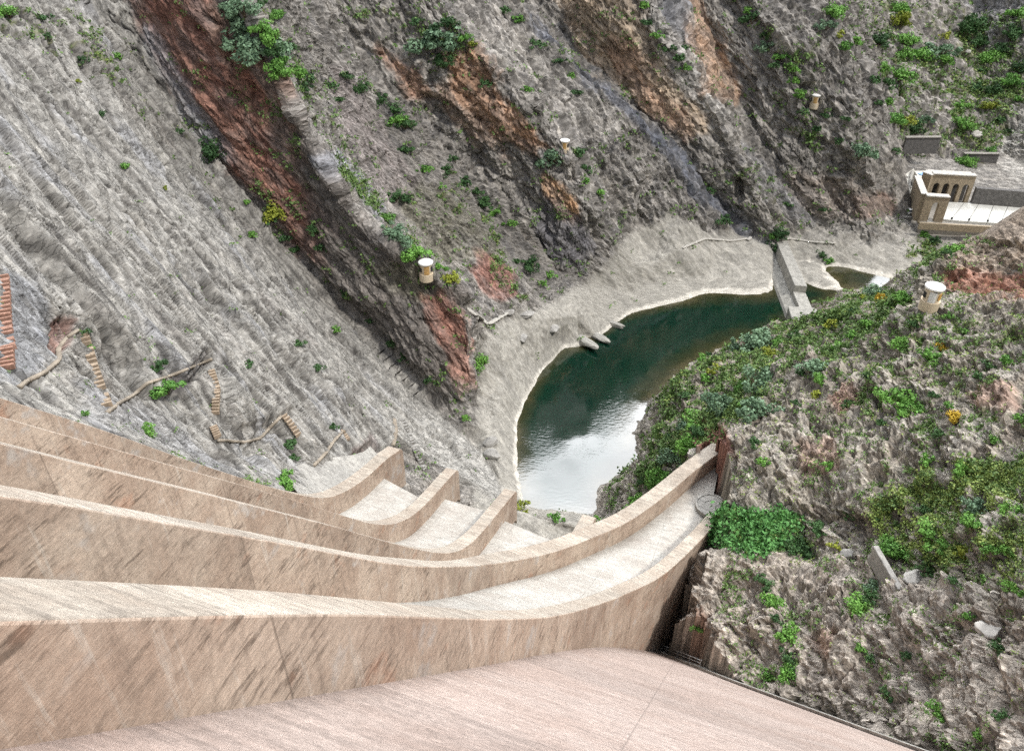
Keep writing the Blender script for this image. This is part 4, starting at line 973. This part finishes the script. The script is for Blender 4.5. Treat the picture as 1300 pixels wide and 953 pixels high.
def valley_wall(a, b, h, label):
    pa, _ = hit(*a); pb, _ = hit(*b); t = min(float(project(pa)[2]), float(project(pb)[2])); t = max(t, 244.0)
    pa, pb = U(a[0], a[1], t), U(b[0], b[1], t); o = wall_run('retaining_wall', pa, pb, min(pa[2], pb[2])-1.5, max(pa[2], pb[2])+h, 1.0, M_stoned, None, np.zeros(3), cap=M_stone); tag(o, label, 'retaining wall', 'masonry walls holding back the scree')
valley_wall((1146, 189), (1190, 187), 3.2, 'dark masonry wall below the green bushes left of the valley rib')
valley_wall((1221, 205), (1264, 207), 2.6, 'curved dark masonry wall at the foot of the pale scree chute')

# ------------------------------------------------------------------ walkway with handrails beside the downstream face
wk = empty('walkway', (0, 0, 0), -HEAD); tag(wk, 'narrow concrete walkway with metal handrails at the foot of the curved wall', 'walkway')
Ks = [(55, -1.6), (57, -.4), (59, 1.0), (61, 2.4), (63, 3.2)]
def kz(s): return face_z(s)+.55
for i in range(len(Ks)-1):
    (s0, a0), (s1_, a1_) = Ks[i], Ks[i+1]; m_ = MB()
    vs = [loc((s0, a0+.3, kz(s0))), loc((s0, a0-1.6, kz(s0))), loc((s1_, a1_-1.6, kz(s1_))), loc((s1_, a1_+.3, kz(s1_)))]
    m_.add(vs+[(x, y, z-.35) for x, y, z in vs], [(0, 3, 2, 1), (4, 5, 6, 7), (0, 1, 5, 4), (1, 2, 6, 5), (2, 3, 7, 6), (3, 0, 4, 7)]); m_.build('deck_slab', M_grey, wk)
for da in (.2, -1.5):
    rl = MB()
    for i in range(len(Ks)):
        s0, a0 = Ks[i]; p = loc((s0, a0+da, kz(s0))); MB().bar(p, (p[0], p[1], p[2]+1.15), .045, 6).build('post', M_metal, wk)
        if i:
            for h_ in (.6, 1.12): rl.bar((pv[0], pv[1], pv[2]+h_), (p[0], p[1], p[2]+h_), .035, 6)
        pv = p
    rl.build('handrail', M_metal, wk)

# ------------------------------------------------------------------ boulders and odd pieces
def rockmesh(seed, flat=.6, n_=3, ang=.5):
    bm_ = bmesh.new(); bmesh.ops.create_icosphere(bm_, subdivisions=4, radius=1.0)
    P_ = np.array([v.co[:] for v in bm_.verts]); rs = np.random.RandomState(seed)
    for k_ in range(9):                                 # plane cuts give it faces
        d = rs.normal(size=3); d /= np.linalg.norm(d); h = rs.uniform(.55, .85); t = P_@d; P_ -= np.maximum(t-h, 0)[:, None]*d*.95
    P_ += fbm(P_*2.2+seed, 4, seed)[:, None]*P_*.22; P_ *= np.array([1, .75, flat])
    for v, q in zip(bm_.verts, P_): v.co = q
    me = bpy.data.meshes.new('boulder'); bm_.to_mesh(me); bm_.free(); me.polygons.foreach_set('use_smooth', [True]*len(me.polygons)); return me
def boulder(px_, py_, dia, label, mat, seed, flat=.5, rz=0, cat='boulder', name='boulder'):
    p, _ = hit(px_, py_); me = rockmesh(seed, flat); me.materials.append(mat); o = bpy.data.objects.new(name, me); COL.objects.link(o)
    _, _, d = project(p); r = dia*float(d)/F/2; o.scale = (r*1.7, r*.6, r) if name == 'rock_ledge' else (r, r, r); o.location = (p[0], p[1], p[2]+r*flat*.35); o.rotation_euler = (.15, -.1, rz); tag(o, label, cat)
boulder(622, 563, 24, 'angular grey block on the pale shore, upper of a pair', M_boul, 3, .45, .2)
boulder(626, 578, 26, 'flat grey block on the pale shore, lower of a pair', M_boul, 5, .35, -.3)
boulder(1229, 67, 8, 'small white boulder stranded on the far scree chute', M_pale, 8, .7)
boulder(1240, 173, 16, 'pale rounded boulder above the curved retaining wall', M_pale, 9, .7)
boulder(951, 304, 9, 'white block on the ledge path left of the weir', M_pale, 11, .6)
boulder(445, 605, 22, 'rounded brown grey boulder beside the concrete slab at the chute', M_boul, 13, .8)
boulder(668, 400, 22, 'weathered slab fragment above the left shore', M_boul, 15, .3, .5)
boulder(1075, 705, 20, 'squat grey boulder on the foreground ledge', M_boul, 17, .6)
boulder(1160, 735, 30, 'large pale block beside the broken wall', M_pale, 19, .5, .4)
boulder(1255, 800, 34, 'flat pale slab lying on the foreground rock', M_pale, 21, .35, -.2)
boulder(1190, 700, 22, 'pale grey block among bushes on the right slope', M_pale, 23, .5)
boulder(742, 434, 30, 'long narrow rock ledge at the waterline on the left shore', M_weir, 31, .3, -.9, 'rock', 'rock_ledge')
boulder(757, 428, 26, 'second narrow rock ledge jutting into the pool from the left shore', M_weir, 33, .3, -.8, 'rock', 'rock_ledge')
boulder(778, 412, 22, 'pale ledge at the waterline right of the narrow ones', M_weir, 35, .3, -.7, 'rock', 'rock_ledge')
boulder(645, 396, 18, 'dark slab above the white path on the bench', M_boul, 37, .35, -.6)
boulder(702, 418, 20, 'grey slab standing above the left end of the pool', M_boul, 39, .4, -.7)
boulder(607, 470, 20, 'grey block at the foot of the red fin nose', M_boul, 41, .5, .5)
boulder(665, 430, 16, 'small grey block on the pale bench by the pool', M_boul, 43, .5, 1.5)
pa, _ = hit(1103, 722); pb, _ = hit(1142, 745); d = pb-pa
bw = MB(); bw.box(tuple((pa+pb)/2+np.array([0, 0, .5])), (np.hypot(d[0], d[1])+.6, .6, 2.4), math.atan2(d[1], d[0])); o = bw.build('broken_wall', M_boul, bevel=.12)
tag(o, 'short leaning stub of broken stone wall on the right hand slope', 'wall')

# extra concrete by the leftmost bucket, outlet ring at the end of the outer chute
E1 = W1[(W1[:, 0] > 56) & (W1[:, 0] < 76)]
vs = []; fs = []
for i, q in enumerate(E1[::2]):
    f = i/max(1, len(E1[::2])-1); o_ = 1.5+3.8*math.sin(math.pi*min(1, f*1.15))
    vs += [loc((q[0], q[1]+1.6, q[2]-.25)), loc((q[0]+.5, q[1]+1.7+o_, q[2]+.3+o_*.35)), loc((q[0]+.5, q[1]+1.7+o_, q[2]-6)), loc((q[0], q[1]+1.6, q[2]-6))]
for i in range(len(vs)//4-1):
    a = 4*i; fs += [(a, a+4, a+5, a+1), (a+1, a+5, a+6, a+2), (a+2, a+6, a+7, a+3), (a+3, a+7, a+4, a)]
fs += [(0, 1, 2, 3), tuple(len(vs)-4+k_ for k_ in (3, 2, 1, 0))]
mesh_obj('side_apron', vs, fs, M_grey, dam, smooth=40)
rg = Uz(903, 641, 22.9); rl_ = (float(-(rg@lv)), float(rg@hv), rg[2])
MB().lathe(rl_, [(2.1, -.6), (2.1, .1), (1.85, .16), (1.75, .02), (.9, -.02), (.85, -.1)], 40).build('outlet_ring', M_grey, dam, smooth=40)
# ------------------------------------------------------------------ shrubs
def leaf_mat(name, c1, c2):
    m, nt, b = new_mat(name); n = N(nt); oi = n.n('ObjectInfo').outputs['Random']; oc = n.n('TexCoord').outputs['Object']
    f = n.noise(oc, 1.3, 3, .6); g = n.noise(oc, 7, 2, .5)
    t = n.math('ADD', n.math('MULTIPLY', f, .9), n.math('ADD', n.math('MULTIPLY', g, .6), n.math('MULTIPLY', oi, .3)))
    n.put(b.inputs['Base Color'], n.mix(n.ramp(t, [(.55, 0.), (1.15, 1.)]), c1, c2)); b.inputs['Roughness'].default_value = .7; b.inputs['Specular IOR Level'].default_value = .3
    return m
LM = {'d': leaf_mat('dark_green_foliage', (.025, .065, .025), (.07, .15, .05)), 'b': leaf_mat('bright_green_foliage', (.06, .17, .035), (.17, .36, .07)), 'u': leaf_mat('bluish_green_foliage', (.07, .14, .08), (.19, .30, .18)),
      'y': leaf_mat('yellow_green_foliage', (.12, .17, .02), (.32, .36, .05)), 'Y': leaf_mat('yellow_orange_foliage', (.3, .2, .02), (.6, .42, .05))}
def crown_geo(seed, nclump, nleaf, lsz, flat=.75):
    rs = np.random.RandomState(seed); vs = []; fs = []
    cl = rs.normal(size=(nclump, 3)); cl /= np.linalg.norm(cl, axis=1)[:, None]; cl[:, 2] = np.abs(cl[:, 2])*1.1-.15
    cl *= rs.uniform(.25, .95, nclump)[:, None]; cl[:, 2] *= flat; cl[:, :2] *= rs.uniform(.65, 1.3, 2)
    for c in cl:
        r = rs.uniform(.14, .40)
        for _ in range(nleaf):
            d = rs.normal(size=3); d /= np.linalg.norm(d); p = c+d*r*rs.uniform(.6, 1.08)*np.array([1, 1, .8])
            if p[2] < -.25: p[2] = -.25+rs.uniform(0, .1)
            nrm = d+rs.normal(size=3)*.55; nrm /= np.linalg.norm(nrm); u = np.cross(nrm, rs.normal(size=3)); u /= np.linalg.norm(u); w_ = np.cross(nrm, u); s = lsz*rs.uniform(.6, 1.3)
            k_ = len(vs); vs += [p-u*s, p-w_*s*.55, p+u*s, p+w_*s*.55]; fs.append((k_, k_+1, k_+2, k_+3))
    return vs, fs
def stem_geo(seed):
    rs = np.random.RandomState(seed+50); m_ = MB()
    for _ in range(6):
        d = rs.normal(size=3)*.35; m_.bar((rs.uniform(-.06, .06), rs.uniform(-.06, .06), -.45), (d[0], d[1], .35), .045, 5, r2=.015)
        m_.bar((d[0]*.5, d[1]*.5, .0), (d[0]*1.6+.1, d[1]*1.4-.1, .45), .02, 4, r2=.008)
    return m_
PROTO = {}; SM = []
for s_ in range(3):
    mm = stem_geo(s_); me = bpy.data.meshes.new('stems'); me.from_pydata(mm.v, [], mm.f); me.materials.append(M_bark); SM.append(me)
def proto(kind, big, var):
    key = (kind, big, var)
    if key not in PROTO:
        vs, fs = crown_geo(var*7+(3 if big else 0)+ord(kind), 24 if big else 12, 60 if big else 30, .085 if big else .14, .8)
        me = bpy.data.meshes.new('foliage'); me.from_pydata([tuple(v) for v in vs], [], fs); me.materials.append(LM[kind]); me.update(); PROTO[key] = me
    return PROTO[key]
SH = """270 188 38 d;12 14 24 b;55 22 18 d;160 210 15 b;130 143 10 d;100 103 8 y;105 75 12 d;150 72 14 b;60 45 12 d;352 265 30 y;340 277 15 d;212 488 30 b;202 462 20 d;380 434 16 d;404 465 15 d;317 460 12 d;428 418 14 b;110 418 14 d;116 440 10 b;108 523 12 b;185 545 22 b;362 605 32 b;370 560 18 d;373 579 14 d;424 540 13 d;320 296 14 b;314 256 12 b;228 165 10 d;210 238 8 y;375 315 14 d;590 528 13 b;611 455 24 b;440 370 16 d;500 430 20 d;515 450 16 d;400 290 20 d;412 312 16 d;545 480 16 d;470 405 14 d;360 300 18 d;
300 22 40 u;318 45 46 u;334 62 42 u;310 8 30 u;345 45 30 b;362 92 24 b;385 110 20 d;350 60 26 d;330 33 26 b;355 78 30 b;375 90 26 b;347 18 22 b;330 4 20 d;392 97 16 d;420 108 14 d;290 6 22 u;365 58 20 d;488 273 24 b;498 290 22 u;511 303 26 u;528 318 32 b;556 338 14 b;572 351 20 y;566 340 10 b;480 314 8 b;503 248 24 d;516 252 14 d;515 188 18 d;536 214 18 b;545 45 48 u;568 30 24 d;586 45 20 b;600 56 14 y;558 72 30 d;530 25 18 d;483 125 22 d;505 150 24 b;440 95 18 d;460 110 20 d;500 138 22 d;516 157 20 d;430 125 14 d;566 215 20 d;590 230 18 d;606 242 16 d;614 257 22 d;627 268 20 b;646 282 16 b;560 236 12 b;575 200 14 d;
700 198 32 u;690 205 18 u;736 190 18 d;742 213 16 d;745 228 12 b;638 12 18 d;656 24 16 b;680 55 16 d;710 76 14 d;725 95 12 b;733 116 14 d;674 332 22 d;700 348 14 b;615 105 14 d;667 113 12 b;761 243 14 b;818 5 18 b;822 28 16 d;836 45 14 b;850 60 18 d;862 72 18 d;868 86 12 b;655 330 12 d;690 358 10 b;955 22 22 d;948 14 14 b;975 58 20 u;990 68 22 b;1003 85 18 b;1006 102 14 b;1013 118 18 b;984 82 12 d;970 45 12 d;1092 190 26 u;1065 178 14 d;1036 162 14 d;1050 145 16 d;1020 140 12 d;1075 150 12 d;1115 130 12 d;1110 195 12 d;1135 190 12 d;980 300 14 b;985 313 18 d;989 296 20 d;920 278 16 d;1000 258 12 d;1045 265 12 d;900 240 12 d;925 230 10 b;870 60 10 d;
1060 12 26 b;1065 44 14 y;1075 58 18 b;1085 50 20 b;1050 30 20 u;1115 50 24 d;1140 10 24 b;1143 26 28 y;1150 50 26 b;1145 67 22 b;1141 92 32 b;1118 84 20 b;1125 105 18 d;1170 70 26 b;1191 62 30 u;1201 74 20 b;1110 100 18 d;1146 150 26 y;1160 160 28 d;1135 150 22 b;1128 128 18 b;1178 150 16 u;1220 156 24 b;1222 132 16 b;1235 30 30 d;1243 50 24 d;1256 70 28 b;1271 60 20 d;1285 40 26 d;1291 14 24 b;1281 100 26 b;1265 112 22 d;1255 132 20 y;1240 110 16 d;1258 190 14 b;1228 203 20 b;1295 85 20 d;1290 125 14 b;1270 150 14 d;1248 90 16 d;1200 45 14 y;1280 165 10 d;
1215 313 22 b;1185 303 16 d;1200 320 14 d;1172 296 14 b;1050 330 14 b;1060 338 12 b;1075 350 9 b;1043 322 12 d;1108 370 22 u;1123 377 18 Y;1148 376 26 b;1130 386 14 b;1095 378 12 y;960 432 38 u;940 440 28 u;975 446 24 y;988 432 20 b;890 454 16 b;900 449 10 d;1010 425 16 d;963 482 40 u;965 516 38 u;926 511 34 u;906 509 28 u;945 513 16 b;940 490 20 b;1032 464 34 u;1040 480 20 b;1015 470 14 d;1145 432 26 b;1178 447 28 b;1192 440 18 Y;1148 511 42 b;1122 502 26 b;1165 517 24 b;1212 527 22 Y;1205 514 14 b;1185 500 14 d;1075 512 16 d;1060 440 18 b;1078 425 16 b;1100 410 18 b;1085 395 14 d;1055 410 16 y;1225 590 24 b;1175 580 18 b;970 585 18 b;958 560 18 d;1052 590 16 b;1255 462 16 d;1276 455 18 b;1296 530 18 b;1260 556 16 b;1190 550 16 d;1120 535 14 d;1035 500 14 y;1010 510 12 d;1225 420 14 b;1160 410 14 d;1205 400 12 b;1240 475 14 d;1100 475 14 d;
870 560 30 b;880 530 26 b;866 542 22 u;840 602 34 b;856 580 30 u;830 616 24 b;808 633 26 b;884 548 20 d;895 480 16 b;872 500 16 d;905 470 18 y;815 610 14 d;850 555 14 d;708 656 16 b;752 663 24 b;662 641 18 y;
1016 690 28 d;1036 668 20 d;1002 690 18 d;1090 770 32 b;1106 755 20 d;1090 820 18 b;1103 832 14 d;998 800 26 b;981 762 24 b;970 736 20 d;985 783 16 d;1000 832 24 d;1003 850 28 b;975 855 20 b;888 795 14 b;1145 697 34 b;1122 694 18 b;1178 672 36 b;1175 718 18 d;1198 690 22 b;1240 640 28 u;1170 645 16 d;1273 822 26 d;1236 662 28 b;1277 642 22 b;1256 692 22 b;1290 702 24 b;1222 700 20 y;1112 742 22 u;1250 735 16 b;1285 745 20 b;1210 735 14 d;1060 692 14 y;1110 716 12 b;1075 650 14 d;1110 655 12 d;1230 780 16 b;1150 830 14 d;960 885 26 b;1190 900 24 b;1270 905 20 d;1060 925 22 b;1130 880 18 d;1010 900 18 b;1240 930 18 b"""
LMK = [(70,60,'near the top of the grey slab'),(270,188,'at the foot of the red wall'),(140,150,'in the cracked upper slab'),(110,430,'by the long tan stairs'),(210,480,'on the earth path below the overhang'),(370,570,'above the bend of the leftmost spillway wall'),(390,450,'in the lower grey slab'),(330,280,'in the cleft beside the red wall'),(480,420,'in the dark cleft under the rock fin'),
 (320,45,'on the crest above the red wall'),(380,95,'in the scree gully behind the red wall'),(500,140,'in the stony gully of the middle slope'),(540,50,'on the brown spur at top centre'),(515,290,'behind the hut on the rock fin'),(600,240,'along the foot of the orange cliff'),(600,480,'at the shore below the rock fin'),(700,200,'beside the tiny hut on the middle cliff'),(680,60,'along the dark band in the cliff'),(680,340,'low on the middle cliff above the pool'),(840,45,'on the rib between the orange walls'),
 (990,70,'in the green gully left of the far arch'),(960,20,'on the far cliff top'),(1070,165,'on the far blunt cliff'),(970,290,'above the weir'),(900,250,'on the far dark rock'),(1145,60,'in the bushy strip of the far valley'),(1150,150,'above the left masonry wall'),(1265,70,'on the wooded slope at top right'),(1225,160,'beside the pale scree chute'),(1265,160,'on the pale rock near the right edge'),(1200,310,'below the power station'),(1060,335,'on the rock tongue beyond the weir'),
 (1130,372,'beside the hilltop hut'),(950,440,'on the shoulder overlooking the pool'),(940,505,'above the end of the outer chute'),(1040,470,'on the middle of the near hill'),(1070,410,'on the spur behind the weir end'),(1180,440,'below the hilltop hut'),(1150,512,'in the centre of the near hillside'),(1265,480,'on the right part of the near hillside'),(1210,580,'on the steep right hand face'),(980,575,'by the rock beside the chute mouth'),(860,570,'on the bank between pool and outer chute'),(730,660,'behind the short inner wall end'),(660,640,'at the near corner of the pool'),
 (1020,685,'in the dark hollow by the ivy'),(1095,770,'in the middle of the foreground rock'),(985,790,'in the cleft of the foreground rock'),(1160,690,'beside the broken wall'),(1255,670,'on the grassy right slope'),(1250,740,'at the lower edge of the grassy slope'),(1270,820,'on the foreground rock at the right edge'),(890,795,'by the dark pit'),(1000,900,'at the bottom beside the dam kerb'),(1180,910,'on the lowest foreground rock')]
KC = {'d': 'dark green', 'b': 'bright green', 'u': 'bluish green', 'y': 'yellow green', 'Y': 'golden orange'}
items = []
for t in SH.replace('\n', '').split(';'):
    a = t.split()
    if len(a) == 4: items.append((float(a[0]), float(a[1]), float(a[2]), a[3]))
labs = []
for x, y, s, k_ in items:
    pl = min(LMK, key=lambda q: (q[0]-x)**2+(q[1]-y)**2)[2]
    labs.append(('%s %s shrub %s' % ('small' if s < 15 else 'large' if s >= 27 else 'middling', KC[k_], pl)))
ORD = ['leftmost', 'second from left', 'third from left', 'fourth from left', 'fifth from left', 'sixth from left', 'seventh from left', 'eighth from left', 'ninth from left', 'tenth from left']
byl = {}
for i, l in enumerate(labs): byl.setdefault(l, []).append(i)
for l, ix in byl.items():
    if len(ix) > 1:
        ix.sort(key=lambda i: items[i][0])
        for o_, i in enumerate(ix): labs[i] = l+', '+ORD[min(o_, 9)]
rr = random.Random(4); nsh = 0
for (x, y, s, k_), lab in zip(items, labs):
    p, nn = hit(x, y+s*.25)
    if p is None or p[2] < .05: log('no ground for shrub', x, y); continue
    d = float(project(p)[2]); r = s*d/F/2*1.38; big = s >= 20; var = rr.randrange(3)
    me = proto(k_, big, var); z0 = p[2]+r*.12
    gname = 'shrubs on the canyon slopes'
    if big:
        root = empty('shrub', (p[0], p[1], z0), rr.uniform(0, 6.28)); root.scale = (r*rr.uniform(.85, 1.2), r*rr.uniform(.8, 1.1), r*rr.uniform(.85, 1.05))
        o = bpy.data.objects.new('foliage', me); COL.objects.link(o); o.parent = root
        o = bpy.data.objects.new('stems', SM[var]); COL.objects.link(o); o.parent = root
    else:
        root = bpy.data.objects.new('shrub', me); COL.objects.link(root); root.location = (p[0], p[1], z0); root.rotation_euler = (0, 0, rr.uniform(0, 6.28)); root.scale = (r, r, r*rr.uniform(.8, 1.05))
    tag(root, lab, 'shrub', gname); nsh += 1
log('shrubs', nsh)
# ------------------------------------------------------------------ ground cover nobody could count
def cover(name, pos, nrm, size, mat, seed, per=5, spread=1.0):
    rs = np.random.RandomState(seed); n_ = len(pos); P_ = np.repeat(pos, per, 0); Nn_ = np.repeat(nrm, per, 0); S_ = np.repeat(size, per)[:, None]
    P_ = P_+rs.normal(size=P_.shape)*S_*spread*np.array([1, 1, .5])+Nn_*S_*.35+np.array([0, 0, 1])*S_*.2
    d = Nn_*.5+rs.normal(size=P_.shape)*.7; d /= np.linalg.norm(d, axis=1)[:, None]; u = np.cross(d, rs.normal(size=P_.shape)); u /= np.linalg.norm(u, axis=1)[:, None]; w_ = np.cross(d, u)
    q = rs.uniform(.45, .95, (len(P_), 1))*S_; Q = np.stack([P_-u*q, P_-w_*q*.6, P_+u*q, P_+w_*q*.6], 1).reshape(-1, 3)
    me = bpy.data.meshes.new(name); me.vertices.add(len(Q)); me.vertices.foreach_set('co', Q.astype('f').ravel()); me.loops.add(len(Q)); me.loops.foreach_set('vertex_index', np.arange(len(Q), dtype='i'))
    me.polygons.add(len(P_)); me.polygons.foreach_set('loop_start', (4*np.arange(len(P_))).astype('i')); me.update(calc_edges=True); me.materials.append(mat)
    o = bpy.data.objects.new(name, me); COL.objects.link(o); o['kind'] = 'stuff'; return o
px1, py1, dep1 = project(V); seen = (px1 > -20) & (px1 < 1320) & (py1 > -20) & (py1 < 980) & (dep1 > 0) & (V[:, 2] > .8)
NN = vnormals(V, T); rs = np.random.RandomState(12)
dark = leaf_mat('scrub_foliage', (.045, .09, .03), (.16, .26, .075)); lit = leaf_mat('grass_foliage', (.12, .19, .04), (.28, .36, .10)); ivy = leaf_mat('ivy_foliage', (.035, .11, .03), (.12, .30, .08))
def pick(wt, n_):
    w_ = wt*seen; w_ = w_/w_.sum(); return rs.choice(len(V), n_, replace=True, p=w_)
flat_ = np.clip(NN[:, 2], 0, 1); area_w = (dep1/100)**2
area_w = np.ones(len(V))
inconc = (V@hv < 72) & (V@lv > -2) & (V@lv < 49)
yardm = 1-plat
i1 = pick(moss*(.8+.8*right)*np.clip(nv2+.35, 0, 1)*(~inconc)*yardm, 19000); cover('low_scrub', V[i1], NN[i1], (dep1[i1]/F)*rs.uniform(1.2, 3.2, len(i1)), dark, 1, 6, 1.1)
i2 = pick((moss+.22*right)*(flat_**2)*np.clip(nv+.4, 0, 1)*(~inconc)*yardm, 11000); cover('dry_grass', V[i2], NN[i2], (dep1[i2]/F)*rs.uniform(1.0, 2.2, len(i2)), lit, 2, 5, 1.2)
spk = np.clip(fbm(V0/4.5, 3, 501)-.02, 0, 1)**1.0*(1-bench*.9)*(1-slab*.93)*(~inconc)*yardm
i3 = pick(spk*(1+2.2*right), 9500); cover('scattered_scrub', V[i3], NN[i3], (dep1[i3]/F)*rs.uniform(1.2, 3.0, len(i3)), dark, 3, 8, 1.0)
ivp = pw([(906,656),(925,644),(960,650),(990,640),(1012,652),(1006,678),(1020,700),(985,694),(955,706),(930,690),(908,690),(900,672)], 6, 5)
i4 = pick(ivp*np.clip(nv2+.3, 0, 1), 1900); cover('ivy', V[i4], NN[i4]+0, (dep1[i4]/F)*rs.uniform(1.6, 4.6, len(i4)), ivy, 4, 6, 1.3)
gr = pw([(1110,640),(1180,600),(1310,580),(1310,760),(1230,720),(1120,690)], 10, 8)
i5 = pick(gr*right*np.clip(nv2+.1+nv, 0, 1), 4500); cover('slope_grass', V[i5], NN[i5], (dep1[i5]/F)*rs.uniform(1.2, 2.8, len(i5)), lit, 5, 6, 1.2)
log('cover done')
# ------------------------------------------------------------------ light, sky, render settings
w = bpy.data.worlds.new('World'); scene.world = w; w.use_nodes = True
nt = w.node_tree; nt.nodes.clear(); n = N(nt)
SUN_EL, SUN_AZ = math.radians(55), math.radians(121)       # azimuth clockwise from +Y
sky = n.n('TexSky', sky_type='NISHITA'); sky.sun_disc = False; sky.sun_elevation = SUN_EL; sky.sun_rotation = SUN_AZ; sky.altitude = 700; sky.air_density = 1; sky.dust_density = 2
tc = n.n('TexCoord').outputs['Generated']
cl = n.noise(n.mapping(tc, (1, 1, 2.2), loc=(.3, .1, 0)), 2.2, 7, .6, .4)
cm = n.ramp(cl, [(.40, 0.), (.56, 1.)])
skyc = n.mix(cm, sky.outputs[0], (9.0, 9.2, 9.6))
vn_ = n.n('VectorMath', operation='DOT_PRODUCT'); n.put(vn_.inputs[0], tc); vn_.inputs[1].default_value = (.13, .71, .69)
glow = n.ramp(vn_.outputs['Value'], [(.80, 0.), (.95, 1.)])  # bright patch of unseen sky, added for the pool to mirror
skyc = n.mix(n.math('MULTIPLY', glow, n.ramp(cl, [(.3, .35), (.55, 1.)])), skyc, (75, 76, 78))
bg = n.n('Background'); n.put(bg.inputs[0], skyc); bg.inputs[1].default_value = .1
out = n.n('OutputWorld'); nt.links.new(bg.outputs[0], out.inputs[0])
sd = bpy.data.lights.new('sun', 'SUN'); so_ = bpy.data.objects.new('sun', sd); COL.objects.link(so_); sd.energy = 2.6; sd.angle = math.radians(6); sd.color = (1, .96, .9)
sdir = Vector((math.sin(SUN_AZ)*math.cos(SUN_EL), math.cos(SUN_AZ)*math.cos(SUN_EL), math.sin(SUN_EL)))
so_.rotation_euler = sdir.to_track_quat('Z', 'Y').to_euler(); so_.location = (0, -30, 150)
scene.view_settings.view_transform = 'Standard'; scene.view_settings.look = 'None'; scene.view_settings.gamma = 1; scene.view_settings.exposure = 0.22
scene.render.engine = 'CYCLES'; scene.cycles.use_adaptive_sampling = True; scene.cycles.adaptive_threshold = .02; scene.cycles.use_denoising = False; scene.cycles.max_bounces = 3; scene.cycles.diffuse_bounces = 2; scene.cycles.glossy_bounces = 2; scene.cycles.transmission_bounces = 2; scene.cycles.transparent_max_bounces = 4
scene.cycles.caustics_reflective = False; scene.cycles.caustics_refractive = False
log('done')
